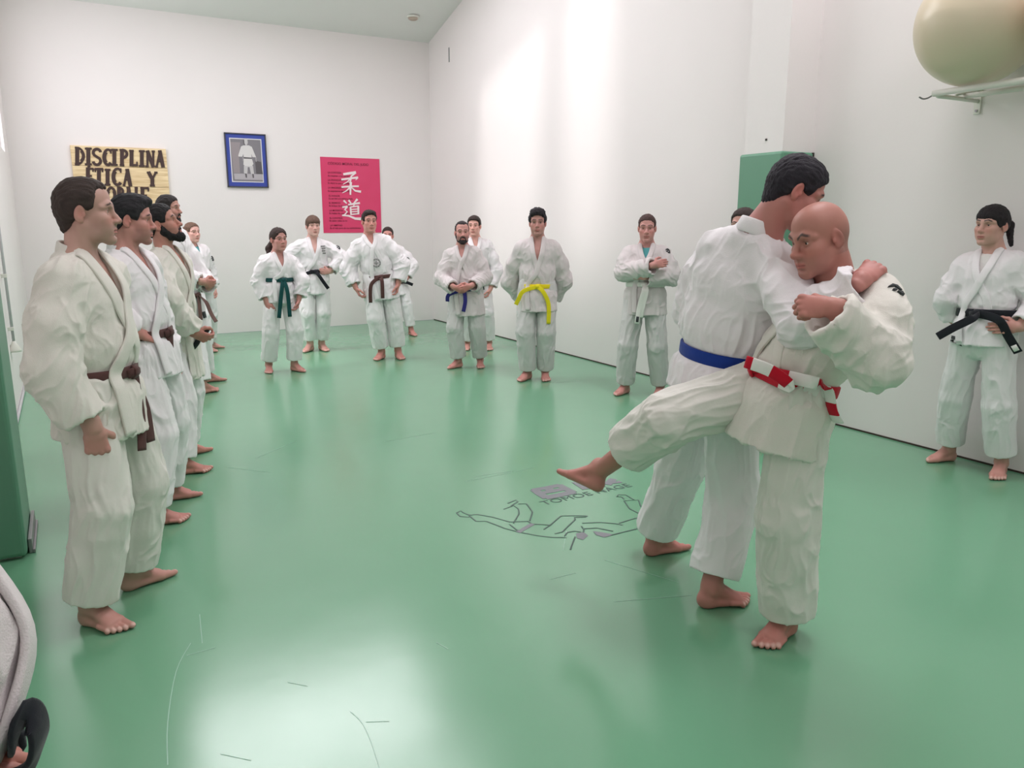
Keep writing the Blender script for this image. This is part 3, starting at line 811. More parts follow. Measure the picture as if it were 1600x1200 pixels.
    msk = np.where(rd_ < .26 * s, np.clip((ax_ - .022) / .03, 0, 1), 1)[:, None]
    V = V + (folds(V, N, bonesJ, seed * 2.3 + 5, 1.45 * S.get('jfold', 1.0)) - V) * msk
    jm = M[S.get('jackmat', 'gi')]
    jack = link('jacket', mesh_np('jacket', V - root, Q, jm), rt)
    # undershirt
    if S.get('tee'):
        TB = newf([T(.35), nb + u * .05, nb + r * .15, nb - r * .15], .14)
        TB.ecap(T(.4), T(.62), r, (.14 * s * g, .098 * s * g), (.148 * s, .108 * s), .04)
        TB.ecap(T(.62), T(.85), r, (.148 * s, .108 * s), (.136 * s, .09 * s), .04)
        for q in (-1, 1): TB.ell(T(.72) + f * .072 * s + r * q * .065 * s, RC, (.072 * s, .036 * s, .06 * s), .04)
        TB.ecap(nb - u * .07 * s - r * .11 * s, nb - u * .07 * s + r * .11 * s, u, (.056 * s, .062 * s), (.056 * s, .062 * s), .04)
        TB.ecap(nb - u * .08 * s, nb + u * .03 * s, r, (.085 * s, .075 * s), (.062 * s, .062 * s), .04)
        TB.plane_cut(nb - u * .005 * s + f * .06 * s, nrm(u * .75 + f * .65), nb, .2)
        v, qd = TB.nets(); v = relax(v, qd, 1, .5)
        link('undershirt', mesh_np('undershirt', v - root, qd, M[S['tee']]), rt)
    # ---------------- lapel band
    def front(pts2, lift, tilt=0.0):
        fd_ = nrm(f + u * tilt)
        p0 = np.array([nb + r * x * s + u * z * s + fd_ * .42 for x, z in pts2]); D = np.tile(-fd_, (len(p0), 1))
        h, hit = torso.march(p0, D, .6)
        n = torso.grad(h)
        n = n * .7 + f * .3; n /= np.linalg.norm(n, axis=1, keepdims=True)
        return h + n * lift, n
    zb = float((nb - wc) @ u) / s; zh = zb + S.get('skirt', .21) * .98
    lw = S.get('lapw', .046) * s; zcs = zc / s; xv = S.get('veex', 0)
    left = [(.085 + S.get('flap', 0), -zh), (.092 + S.get('flap', 0) * .5, -(zb + .07)), (.085, -zb), (.066 + xv, -(zb * .55 + zcs * .45)), (.018 + xv, -zcs), (-.018 + xv * .6, -zcs * .66), (-.046 + xv * .3, -zcs * .33)]
    rightp = [(.046 + xv * .3, -zcs * .33), (.018 + xv * .6, -zcs * .66), (-.018 + xv, -zcs), (-.045 + xv, -(zb * .35 + zcs * .65)), (-.06, -(zb * .9 + zcs * .1))]
    a1, n1 = front(left, .012 * s); a2, n2 = front(rightp, .004 * s)
    kx = S.get('collr', .070) / .070
    (b1, m1), (b2, m2) = front([(-.062 * kx, -.012)], .010 * s, .7), front([(.062 * kx, -.012)], .008 * s, .7)
    arc = []; an_ = []
    for t in (25, 75, 130, 180, 230, 285, 335):
        th = math.radians(t); x = -math.cos(math.radians(t - 90 + 90)) ;
        # from the wearer's left side of the neck round the back to the right side
        ang = math.radians(180 + (t - 25) / 310 * 180); xx = S.get('collr', .070) * math.cos(ang); yy = -.012 + (S.get('collr', .070) - .004) * math.sin(ang)
        zz = .024 + .020 * (-math.sin(ang)) * S.get('collar', 1)
        arc.append(nb + r * xx * s + f * yy * s + u * zz * s); an_.append(nrm(r * math.cos(ang) + f * math.sin(ang) + u * .25))
    pts_ = np.concatenate([a1, b1, np.array(arc), b2, a2]); nn = np.concatenate([n1, m1, np.array(an_), m2, n2])
    pc = catmull(pts_, 7); ncv = catmull(nn, 7)
    v, qd = ribbon(pc, ncv, lw, .011 * s)
    link('lapel', mesh_np('lapel', v - root, qd, jm), jack)
    # ---------------- belt
    bt = S.get('belt')
    if bt:
        tl = S.get('belttilt', 0.0); dirs = []; nring = 48
        bn = nrm(upv + rp * S.get('beltroll', 0))
        br = nrm(rp - bn * (rp @ bn)); bf = np.cross(bn, br)
        p0 = []
        for i in range(nring):
            a = 2 * math.pi * i / nring; d = br * math.cos(a) + bf * math.sin(a); dirs.append(-d); p0.append(wc + d * .36 + bn * (-tl * math.sin(a)))
        h, hit = torso.march(np.array(p0), np.array(dirs), .5)
        nb_ = -np.array(dirs)
        rad = np.linalg.norm(h - wc, axis=1); rad = np.where(hit, rad, np.median(rad))
        for _ in range(2): rad = np.maximum(rad, (np.roll(rad, 1) + np.roll(rad, -1)) / 2)
        hpos = np.array([wc + nb_[i] * rad[i] + bn * (-tl * math.sin(2 * math.pi * i / nring)) for i in range(nring)])
        bw = S.get('beltw', .042)
        parts = [ribbon(hpos + nb_ * .008, nb_, bw, .012, True)]
        ka = math.radians(90 + S.get('knot', 0)); ki = int(round(ka / (2 * math.pi) * nring)) % nring
        kp = hpos[ki] + nb_[ki] * .014; kn_ = nb_[ki]; kt = np.cross(bn, kn_)
        # knot: a wrapped loop and a slanting band
        parts.append(ribbon(np.array([kp - kt * .036 - bn * .008, kp + kn_ * .010, kp + kt * .036 + bn * .010]), np.array([kn_ - kt * .5, kn_, kn_ + kt * .5]), .034, .014))
        parts.append(ribbon(np.array([kp + bn * .022 + kn_ * .002, kp + kn_ * .018 + bn * .006, kp + kn_ * .018 - bn * .008, kp - bn * .026 + kn_ * .004]) + kt * .006, np.array([kn_ + bn, kn_, kn_, kn_ - bn]), .036, .010))
        ends = []
        for ti, tp in enumerate(S.get('tails', ('auto', 'auto'))):
            if tp == 'auto':
                q = 1 if ti == 0 else -1; ln = S.get('tail_len', .27) * s; path = [kp + kn_ * .008 + kt * q * .004]
                for t in (.12, .3, .5, .75, 1.0):
                    p = kp + kt * q * (.025 + .05 * t) - up * ln * t
                    hh, ht = torso.march(np.array([p + kn_ * .3]), np.array([-kn_]), .45)
                    o = float((hh[0] - kp) @ kn_) if ht[0] else float((path[-1] - kp) @ kn_) - .012
                    path.append(p + kn_ * max(o + .012, .0 if t < .4 else -.05))
                path = np.array(path); nn = np.tile(kn_, (len(path), 1))
            else:
                path = np.array([kp + kn_ * .008] + [P(*x) for x in tp]); nn = np.tile(nrm(kn_ - vd * .6), (len(path), 1))
                tw_ = S.get('tailtwist', 0)
                if tw_: nn = np.array([nrm(x + kt * tw_ * math.sin(i * 1.7 + ti)) for i, x in enumerate(nn)])
            pc = catmull(path, 6); nc = catmull(nn, 6)
            parts.append(ribbon(pc, nc, bw * .97, .007)); ends.append((pc, nc))
        v, qd = join(parts)
        mats = M['belt_' + bt]
        me = mesh_np('belt', v - root, qd, mats)
        b2 = S.get('belt2')
        if b2:
            me.materials.append(M['belt_' + b2]); cen = v[qd].mean(1); run = np.zeros(len(qd), int); o = 0
            for (pv, pq) in parts:
                n = len(pq); c = v[o:o + 0]
                run[o:o + n] = (np.arange(n) // 10 * (.055 if n > 400 else .055) / .055 / 4).astype(int) % 2; o += n
            me.polygons.foreach_set('material_index', run.astype(np.int32))
        belt = link('belt', me, rt)
        if S.get('belt_label'):
            pc, nc = ends[S.get('belt_label_on', 0)]
            i0, i1 = len(pc) - 4, len(pc) - 2
            v, qd = ribbon(pc[i0:i1 + 1] + nc[i0:i1 + 1] * .006, nc[i0:i1 + 1], bw * .6, .003)
            link('belt_label', mesh_np('belt_label', v - root, qd, M[S['belt_label']]), belt)
    # ---------------- marks sewn on the cloth
    full = JF
    for nm, fld, px, w_, h_, mat, shape in S.get('marks', ()):
        fl, par = (full, jack) if fld == 'j' else (TF, trous)
        c = P(px[0], px[1], 0); d = nrm(c - CAM)
        hh, ht = fl.march(np.array([c - d * .5]), np.array([d]), 1.0)
        if not ht[0]: print('mark missed', nm, S['label']); continue
        n = fl.grad(hh)[0]; upx = nrm(up - n * (up @ n)); sx = np.cross(upx, n)
        if px[2:] : an = math.radians(px[2]); upx, sx = upx * math.cos(an) + sx * math.sin(an), sx * math.cos(an) - upx * math.sin(an)
        vs = []; qs = []
        for poly in MARK[shape]:
            k0 = len(vs); pl = [np.array([hh[0] + sx * (x * w_) + upx * (y * h_) + n * .03]) for x, y in poly]
            pr = [fl.march(p, np.array([-n]), .1, .002)[0][0] for p in pl]
            for p in pr: vs.append(p + n * .015)
            for p in pr: vs.append(p - n * .006)
            m = len(pr); qs.append([k0 + i for i in range(m)])
            for i in range(m): j = (i + 1) % m; qs.append([k0 + i, k0 + j, k0 + m + j, k0 + m + i])
        me = bpy.data.meshes.new(nm); me.from_pydata([tuple(x - root) for x in vs], [], qs); me.materials.append(M[mat]); me.update()
        link(nm, me, par)
    return rt

_sq = lambda x0, y0, x1, y1: [(x0, y0), (x1, y0), (x1, y1), (x0, y1)]
MARK = dict(
    square=[_sq(-.5, -.5, .5, .5)],
    two=[_sq(-.5, .1, .5, .5), _sq(-.4, -.5, .1, -.05)],
    tab=[_sq(-.5, -.5, .5, -.15), _sq(-.5, .15, .5, .5), _sq(-.5, -.1, -.1, .1)],
    wing=[[(-.5, .1), (-.2, .32), (-.05, .3), (-.1, .22), (-.25, .2), (-.38, .1)], [(-.5, .1), (-.38, .1), (-.15, -.02), (-.05, -.15), (-.12, -.15)],
          [(-.1, .22), (0, .1), (.2, .12), (.5, .45), (.46, .3), (.22, .04), (.12, -.02), (.05, -.15), (-.02, -.15), (.02, .02)],
          _sq(-.5, -.24, .5, -.18), _sq(-.5, -.5, .5, -.44), _sq(-.5, -.44, -.44, -.24), _sq(.44, -.44, .5, -.24),
          _sq(-.36, -.38, -.2, -.3), _sq(-.14, -.38, 0, -.3), _sq(.06, -.38, .2, -.3), _sq(.26, -.38, .38, -.3)],
    hook=[[(-.4, .4), (.1, .5), (.4, .3), (.1, .28)], [(.1, .3), (.4, .3), (.5, -.1), (.3, -.1)], [(-.2, -.2), (.4, -.2), (.3, -.5), (-.1, -.45)], [(-.4, .05), (0, .1), (.0, -.05), (-.35, -.1)]],
    lines=[_sq(-.5, .38, .5, .5), _sq(-.4, .12, .5, .24), _sq(-.5, -.14, .4, -.02), _sq(-.3, -.4, .5, -.28)],
    ring=[[(math.cos(a) * .5, math.sin(a) * .5), (math.cos(a + .5) * .5, math.sin(a + .5) * .5), (math.cos(a + .5) * .38, math.sin(a + .5) * .38), (math.cos(a) * .38, math.sin(a) * .38)] for a in np.arange(0, 6.2, .628)] + [_sq(-.2, -.04, .2, .04), _sq(-.05, -.25, .05, .25)],
)

# ------------------------------------------------------------------ room
XL, XR, YB, YF = -0.48, 5.17, 11.75, -4.6
RIDGE = 1.6; SLOPE = 0.285
def ceil_z(y): return 4.255 + SLOPE * (YB - y) if y >= RIDGE else 4.255 + SLOPE * (YB - RIDGE) - SLOPE * (RIDGE - y)

def poly_obj(name, verts, faces, mat, parent=None, smooth=False):
    me = bpy.data.meshes.new(name); me.from_pydata([tuple(map(float, v)) for v in verts], [], faces); me.update()
    if mat: me.materials.append(mat)
    if smooth: me.polygons.foreach_set('use_smooth', np.ones(len(me.polygons), bool))
    return link(name, me, parent)
def box_bm(bm, lo, hi, bev=0.0):
    r = bmesh.ops.create_cube(bm, size=1.0); lo = np.array(lo, float); hi = np.array(hi, float)
    for v in r['verts']: v.co = Vector(((lo + hi) / 2 + np.array(v.co) * (hi - lo)))
    if bev:
        es = list({e for v in r['verts'] for e in v.link_edges}); bmesh.ops.bevel(bm, geom=es, offset=bev, segments=3, affect='EDGES', profile=.5)
def bm_obj(name, bm, mat, parent=None, smooth=False):
    me = bpy.data.meshes.new(name); bm.to_mesh(me); bm.free(); me.materials.append(mat)
    if smooth: me.polygons.foreach_set('use_smooth', np.ones(len(me.polygons), bool))
    return link(name, me, parent)
def box(name, lo, hi, mat, parent=None, bev=0.0):
    bm = bmesh.new(); box_bm(bm, lo, hi, bev); return bm_obj(name, bm, mat, parent)
def tube_bm(bm, P, r, n=12):
    P = np.asarray(P, float); T = np.gradient(P, axis=0); rings = []
    r = np.broadcast_to(r, (len(P),)); ref = np.array([.3, .2, .93])
    for p, t, q in zip(P, T, r):
        t = nrm(t); a = nrm(np.cross(t, ref)); b = np.cross(t, a)
        rings.append([bm.verts.new(Vector(p + q * (a * math.cos(2 * math.pi * i / n) + b * math.sin(2 * math.pi * i / n)))) for i in range(n)])
    for A, B in zip(rings, rings[1:]):
        for i in range(n): bm.faces.new((A[i], A[(i + 1) % n], B[(i + 1) % n], B[i]))
    bm.faces.new(rings[0][::-1]); bm.faces.new(rings[-1])

# wall plaster: white paint with a little unevenness
def wall_mat(name, rgb):
    m, nt, b = new_mat(name)
    tc = nt.nodes.new('ShaderNodeTexCoord'); nz = nt.nodes.new('ShaderNodeTexNoise'); nz.inputs['Scale'].default_value = 1.3; nz.inputs['Detail'].default_value = 4
    n2 = nt.nodes.new('ShaderNodeTexNoise'); n2.inputs['Scale'].default_value = 45; n2.inputs['Detail'].default_value = 5
    nt.links.new(tc.outputs['Object'], nz.inputs['Vector']); nt.links.new(tc.outputs['Object'], n2.inputs['Vector'])
    c = lin(rgb); mx = nt.nodes.new('ShaderNodeMix'); mx.data_type = 'RGBA'
    mx.inputs[6].default_value = tuple(v * .97 for v in c) + (1,); mx.inputs[7].default_value = tuple(min(1, v * 1.02) for v in c) + (1,)
    nt.links.new(nz.outputs['Fac'], mx.inputs[0]); nt.links.new(mx.outputs[2], b.inputs['Base Color'])
    bp = nt.nodes.new('ShaderNodeBump'); bp.inputs['Strength'].default_value = .12; bp.inputs['Distance'].default_value = .004
    nt.links.new(n2.outputs['Fac'], bp.inputs['Height']); nt.links.new(bp.outputs['Normal'], b.inputs['Normal'])
    b.inputs['Roughness'].default_value = .75; b.inputs['Specular IOR Level'].default_value = .25
    return m
M['wall'] = wall_mat('white_wall_paint', (236, 229, 229))
M['ceil'] = wall_mat('white_ceiling_paint', (226, 226, 224))

def floor_mat():
    m, nt, b = new_mat('green_vinyl_mat')
    tc = nt.nodes.new('ShaderNodeTexCoord')
    nz = nt.nodes.new('ShaderNodeTexNoise'); nz.inputs['Scale'].default_value = .9; nz.inputs['Detail'].default_value = 5
    n2 = nt.nodes.new('ShaderNodeTexNoise'); n2.inputs['Scale'].default_value = 3.2; n2.inputs['Detail'].default_value = 3
    n3 = nt.nodes.new('ShaderNodeTexNoise'); n3.inputs['Scale'].default_value = 260; n3.inputs['Detail'].default_value = 2
    for n in (nz, n2, n3): nt.links.new(tc.outputs['Object'], n.inputs['Vector'])
    c = lin(FLOOR_RGB); mx = nt.nodes.new('ShaderNodeMix'); mx.data_type = 'RGBA'
    mx.inputs[6].default_value = tuple(v * .93 for v in c) + (1,); mx.inputs[7].default_value = tuple(v * 1.07 for v in c) + (1,)
    nt.links.new(nz.outputs['Fac'], mx.inputs[0]); nt.links.new(mx.outputs[2], b.inputs['Base Color'])
    mr = nt.nodes.new('ShaderNodeMapRange'); mr.inputs['To Min'].default_value = FLOOR_ROUGH - .03; mr.inputs['To Max'].default_value = FLOOR_ROUGH + .05
    nt.links.new(n2.outputs['Fac'], mr.inputs['Value']); nt.links.new(mr.outputs['Result'], b.inputs['Roughness'])
    b1 = nt.nodes.new('ShaderNodeBump'); b1.inputs['Strength'].default_value = .12; b1.inputs['Distance'].default_value = .008
    b2 = nt.nodes.new('ShaderNodeBump'); b2.inputs['Strength'].default_value = .06; b2.inputs['Distance'].default_value = .001
    nt.links.new(n2.outputs['Fac'], b1.inputs['Height']); nt.links.new(n3.outputs['Fac'], b2.inputs['Height'])
    nt.links.new(b1.outputs['Normal'], b2.inputs['Normal']); nt.links.new(b2.outputs['Normal'], b.inputs['Normal'])
    b.inputs['Specular IOR Level'].default_value = .5; b.inputs['IOR'].default_value = 1.9
    return m
FLOOR_RGB = (108, 163, 129); FLOOR_ROUGH = .19
M['floor'] = floor_mat()
M['pad'] = simple('green_pad_vinyl', (96, 146, 120), .38, bump=.05, bscale=90)
M['seam'] = simple('dark_gap', (58, 48, 40), .8)
M['tubegrey'] = simple('grey_tube', (188, 188, 190), .5)
M['whitemetal'] = simple('white_painted_metal', (226, 224, 216), .35)
M['steel'] = simple('worn_steel', (150, 148, 150), .4, metal=.7)
M['beige'] = simple('beige_plastic', (186, 168, 156), .6)
M['screw'] = simple('dark_hole', (60, 58, 52), .8)

def st(o): o['kind'] = 'structure'; return o
t = .15
fl = st(box('floor', (XL - t, YF - t, -.12), (XR + t, YB + t, 0), M['floor']))
LW = (8.3, 10.9, 2.35, 3.95)     # high window in the left wall: y0, y1, z0, z1
def wall_side(name, x0, x1, holes=()):
    """gable-topped side wall, built of upright strips, with rectangular openings"""
    ys = sorted({YF - t, RIDGE, YB + t, *[a for h in holes for a in h[:2]]}); v = []; f = []
    def slab(ya, yb, za0, za1, zb0, zb1):
        o = len(v)
        for x in (x0, x1): v.extend([(x, ya, za0), (x, yb, zb0), (x, yb, zb1), (x, ya, za1)])
        f.extend([(o, o + 3, o + 2, o + 1), (o + 4, o + 5, o + 6, o + 7)] + [(o + k, o + (k + 1) % 4, o + 4 + (k + 1) % 4, o + 4 + k) for k in range(4)])
    for ya, yb in zip(ys, ys[1:]):
        ta, tb = ceil_z(ya) + .05, ceil_z(yb) + .05; hh = [h for h in holes if h[0] <= ya and yb <= h[1]]
        if hh: slab(ya, yb, -.12, hh[0][2], -.12, hh[0][2]); slab(ya, yb, hh[0][3], ta, hh[0][3], tb)
        else: slab(ya, yb, -.12, ta, -.12, tb)
    return st(poly_obj(name, v, f, M['wall']))
wall_side('wall_left', XL - t, XL, [LW]); wall_side('wall_right', XR, XR + t)
st(box('wall_back', (XL - t, YB, -.12), (XR + t, YB + t, ceil_z(YB) + .1), M['wall']))
st(box('wall_front', (XL - t, YF - t, -.12), (XR + t, YF, ceil_z(YF) + .1), M['wall']))

# ceiling: two slopes with skylight openings (x0, x1, y0, y1)
SKY = [(.6, 3.8, 8.4, 10.0), (.6, 3.8, 6.95, 7.85), (2.9, 4.8, 2.0, 4.0), (1.2, 4.2, -2.6, -.6)]  # last two openings are invented, added to brighten right wall and front
SKY_POWER = (1, 1, FILL_RIGHT, FILL_FRONT)
xs = sorted({XL - t, XR + t, *[a for q in SKY for a in q[:2]]}); ys = sorted({YF - t, RIDGE, YB + t, *[a for q in SKY for a in q[2:]]})
V = []; Fc = []
for i in range(len(xs) - 1):
    for j in range(len(ys) - 1):
        xa, xb, ya, yb = xs[i], xs[i + 1], ys[j], ys[j + 1]
        if any(q[0] <= xa and xb <= q[1] and q[2] <= ya and yb <= q[3] for q in SKY): continue
        o = len(V)
        for dz in (0, .12): V += [(xa, ya, ceil_z(ya) + dz), (xb, ya, ceil_z(ya) + dz), (xb, yb, ceil_z(yb) + dz), (xa, yb, ceil_z(yb) + dz)]
        Fc += [(o, o + 3, o + 2, o + 1), (o + 4, o + 5, o + 6, o + 7)] + [(o + k, o + (k + 1) % 4, o + 4 + (k + 1) % 4, o + 4 + k) for k in range(4)]
st(poly_obj('ceiling', V, Fc, M['ceil']))
# glazing
gm, nt, b = new_mat('skylight_glass')
nt.nodes.remove(b); tr = nt.nodes.new('ShaderNodeBsdfTransparent'); gl = nt.nodes.new('ShaderNodeBsdfGlossy'); gl.inputs['Roughness'].default_value = .1
ms = nt.nodes.new('ShaderNodeMixShader'); ms.inputs[0].default_value = .05
nt.links.new(tr.outputs[0], ms.inputs[1]); nt.links.new(gl.outputs[0], ms.inputs[2]); nt.links.new(ms.outputs[0], nt.nodes['Material Output'].inputs['Surface'])
for n, (x0, x1, y0, y1) in enumerate(SKY, 1):
    V = []
    for dz in (.10, .11): V += [(x0, y0, ceil_z(y0) + dz), (x1, y0, ceil_z(y0) + dz), (x1, y1, ceil_z(y1) + dz), (x0, y1, ceil_z(y1) + dz)]
    w = st(poly_obj('window_%d' % n, V, [(0, 3, 2, 1), (4, 5, 6, 7), (0, 1, 5, 4), (1, 2, 6, 5), (2, 3, 7, 6), (3, 0, 4, 7)], gm))  # last two panes glaze the added fill openings
    bm = bmesh.new()
    for xx in np.linspace(x0, x1, 4)[1:-1]:
        for k in range(1): tube_bm(bm, [(xx, y0, ceil_z(y0) + .06), (xx, y1, ceil_z(y1) + .06)], .02, 8)
    bm_obj('window_bar', bm, M['whitemetal'], w)

w = st(box('window_5', (XL - .09, LW[0], LW[2]), (XL - .08, LW[1], LW[3]), gm))
for y in np.linspace(LW[0], LW[1], 4): bm = bmesh.new(); box_bm(bm, (XL - .11, y - .02, LW[2]), (XL - .05, y + .02, LW[3])); bm_obj('window_bar', bm, M['whitemetal'], w)

# dark strip coloured in as the shadow gap under the right wall, grey tube at the left
st(box('shadow_gap_right', (XR - .006, YF, 0), (XR + .01, YB, .012), M['seam']))
st(box('baseboard_back', (XL, YB - .004, 0), (XR, YB + .01, .006), M['tubegrey']))
bm = bmesh.new(); tube_bm(bm, [(XL + .012, 4.8, .014), (XL + .012, 8, .014), (XL + .012, YB - .02, .014)], .013, 10); st(bm_obj('baseboard_left', bm, M['tubegrey'], None, True))

# pillars
st(box('trim_1', (4.835, 4.37, 0), (XR + .02, 4.76, ceil_z(4.37) + .1), M['wall']))
st(box('trim_2', (XL - .02, 4.2, 0), (XL + .155, 4.66, ceil_z(4.2) + .1), M['wall']))
p = tag(empty('pillar_pad', (5.0, 4.56, 0)), 'green vinyl pad wrapped round the pillar on the right wall', 'pillar pad')
o = box('pad_cover', (-.19, -.215, .01), (.155, .23, 2.10), M['pad'], p, .02)
bm = bmesh.new(); box_bm(bm, (.156, -.21, .01), (.168, -.18, 2.10)); bm_obj('edge_strip', bm, M['screw'], p)
p = tag(empty('pillar_pad', (-.39, 4.43, 0)), 'dark green padded pillar cover at the left wall, near the man with the hanging fist', 'pillar pad')
box('pad_cover', (-.085, -.27, .01), (.092, .24, 2.1), M['pad'], p, .022)
p = tag(empty('metal_strip', (-.29, 4.42, 0)), 'scuffed grey metal strip at the foot of the left padded pillar', 'metal strip')
bm = bmesh.new(); box_bm(bm, (-.005, -.2, .002), (.012, .24, .075), .003); box_bm(bm, (.012, -.2, .002), (.022, .24, .02), .002); o = bm_obj('strip', bm, M['steel'], p)
o = box('screw_hole', (4.829, 4.53, 2.19), (4.836, 4.545, 2.205), M['screw']); tag(o, 'tiny dark screw hole in the white pillar above its green pad', 'screw hole')

# rod on the left wall
p = tag(empty('wall_rod', (XL + .03, 7.72, .5)), 'thin grey vertical rod clipped to the left wall', 'wall rod')
bm = bmesh.new(); tube_bm(bm, [(0, 0, .06), (0, 0, .9), (0, 0, 1.9)], .011, 10); bm_obj('rod', bm, M['tubegrey'], p, True)
for z in (.18, .62, 1.05, 1.5):
    box('clip', (-.032, -.018, z), (.014, .018, z + .03), M['whitemetal'], p, .004)
bm = bmesh.new(); tube_bm(bm, [(0, 0, .0), (0, 0, .015), (0, 0, .07), (0, 0, .09)], [.05, .052, .02, .014], 14); bm_obj('end_fitting', bm, M['whitemetal'], p, True)

# ceiling fitting
zc_ = ceil_z(11.12)
p = tag(empty('ceiling_fitting', (4.66, 11.12, zc_)), 'small round beige fitting on the sloping ceiling near the corner', 'ceiling fitting')
bm = bmesh.new(); tube_bm(bm, [(0, 0, .01), (0, 0, -.012)], [.095, .09], 24); bm_obj('rim', bm, M['whitemetal'], p)
bm = bmesh.new(); tube_bm(bm, [(0, 0, .0), (0, 0, -.03), (0, 0, -.042)], [.07, .066, .045], 24); bm_obj('cover', bm, M['beige'], p, True)
tag(box('wall_mark', (XR - .003, 11.0, 3.86), (XR + .004, 11.03, 4.06), M['patch_grey']), 'faint grey vertical smear high on the right wall near the corner', 'wall mark')

# ------------------------------------------------------------------ exercise balls on a wall rack
M['ball'] = simple('cream_ball_vinyl', (214, 199, 174), .3, spec=.5, bump=.03, bscale=30)
M['ball2'] = simple('pink_ball_vinyl', (226, 190, 176), .32)
def ball(c, r, label, mat):
    rt = tag(empty('exercise_ball', c), label, 'exercise ball', 'exercise balls on the wall rack')
    bm = bmesh.new(); bmesh.ops.create_uvsphere(bm, u_segments=96, v_segments=64, radius=r)
    for v in bm.verts:
        z = v.co.z / r
        k = 1 - .0035 * (math.cos(z * 46) ** 12) * (abs(z) < .82)
        v.co.x *= k; v.co.y *= k
        if z < -.9: v.co.z += (-.9 - z) * r * .25
    bmesh.ops.rotate(bm, verts=bm.verts, matrix=Matrix.Rotation(math.radians(70), 3, 'Y'), cent=(0, 0, 0))
    bm_obj('ball_skin', bm, mat, rt, True)
    bm = bmesh.new(); tube_bm(bm, [(0, 0, 0), (0, 0, .006), (0, 0, .009)], [.016, .015, .009], 16)
    v = nrm([-.6, -.2, .78]); q = Vector((0, 0, 1)).rotation_difference(Vector(v))
    bmesh.ops.rotate(bm, verts=bm.verts, matrix=q.to_matrix(), cent=(0, 0, 0)); bmesh.ops.translate(bm, verts=bm.verts, vec=Vector(v * r * .992))
    bm_obj('valve_plug', bm, M['whitemetal'], rt, True)
ball((4.812, 2.935, 2.71), .348, 'large cream exercise ball resting on the white wall rack', M['ball'])
ball((4.815, 2.23, 2.708), .345, 'pinkish exercise ball cut off by the right edge, further along the rack', M['ball2'])
p = tag(empty('ball_rack', (XR, 3.1, 2.33)), 'white tube rack with wall brackets holding the exercise balls', 'rack')
for yy in (0, -1.9):
    br = box('bracket_plate', (-.012, yy - .022, -.085), (0, yy + .022, .10), M['whitemetal'], p, .003)
    bm = bmesh.new(); tube_bm(bm, [(-.01, yy, -.005), (-.43, yy, -.005)], .013, 10); tube_bm(bm, [(-.01, yy, .06), (-.25, yy, .012)], .007, 8); bm_obj('bracket_arm', bm, M['whitemetal'], br, True)
    for z in (-.065, .075): bm = bmesh.new(); tube_bm(bm, [(-.013, yy, z), (-.02, yy, z)], .008, 8); bm_obj('bolt', bm, M['steel'], br)
bm = bmesh.new(); tube_bm(bm, [(-.43, .03, .012), (-.43, -1, .012), (-.43, -1.95, .012)], .019, 14); bm_obj('rail', bm, M['whitemetal'], p, True)
bm = bmesh.new(); tube_bm(bm, [(-.16, .03, .012), (-.16, -1, .012), (-.16, -1.95, .012)], .016, 14); bm_obj('rail', bm, M['whitemetal'], p, True)
bm = bmesh.new(); tube_bm(bm, catmull([(-.43, .04, .0), (-.445, .055, -.012), (-.465, .07, -.016), (-.485, .085, -.004)], 5), .005, 8); bm_obj('end_hook', bm, M['steel'], p, True)

# ------------------------------------------------------------------ flat stroke lettering
def strokes_mesh(name, strokes, mat, to3, n, th, parent=None, origin=(0, 0, 0)):
    """strokes: list of (points 2D, width start, width end, closed?) in the traced sheet; to3 maps them onto it"""
    vs = []; fs = []; n = np.asarray(n, float)
    for q_, (pts2, w0, w1) in enumerate(strokes):
        p = np.array([to3(*q) for q in pts2]); 
        T = np.gradient(p, axis=0) if len(p) > 1 else np.array([[1, 0, 0]]); T /= np.linalg.norm(T, axis=1, keepdims=True) + 1e-9
        B = np.cross(T, n); B /= np.linalg.norm(B, axis=1, keepdims=True) + 1e-9
        w = np.linspace(w0, w1, len(p))[:, None] / 2
        p = p.copy(); p[0] -= T[0] * w[0] * .3; p[-1] += T[-1] * w[-1] * .3
        o = len(vs)
        for i in range(len(p)):
            for sgn in (-1, 1): vs.append(p[i] + B[i] * w[i] * sgn + n * (th + q_ * th * .04))
            for sgn in (-1, 1): vs.append(p[i] + B[i] * w[i] * sgn)
        for i in range(len(p) - 1):
            a = o + 4 * i; c = a + 4
            fs += [(a, a + 1, c + 1, c), (a + 2, a, c, c + 2), (a + 1, a + 3, c + 3, c + 1)]
        e = o + 4 * (len(p) - 1); fs += [(o, o + 2, o + 3, o + 1), (e, e + 1, e + 3, e + 2)]
    return poly_obj(name, [v - np.asarray(origin) for v in vs], fs, mat, parent)
def arc(cx, cy, rx, ry, a0, a1, n=14):
    return [(cx + rx * math.cos(math.radians(a)), cy + ry * math.sin(math.radians(a))) for a in np.linspace(a0, a1, n)]

def text_mesh(txt, size, mat, parent, loc, rot, extr=.0006, off=.0003, spacing=1.0):
    fc = bpy.data.curves.new('lettering', 'FONT'); fc.body = txt; fc.size = size; fc.extrude = extr; fc.offset = off; fc.space_character = spacing
    o = bpy.data.objects.new('text', fc); COL.objects.link(o); bpy.context.view_layer.update()
    me = bpy.data.meshes.new_from_object(o.evaluated_get(bpy.context.evaluated_depsgraph_get())); me.name = 'lettering'
    bpy.data.objects.remove(o); bpy.data.curves.remove(fc)
    me.materials.clear(); me.materials.append(mat)
    o = link('lettering', me, parent, loc); o.rotation_euler = rot; return o
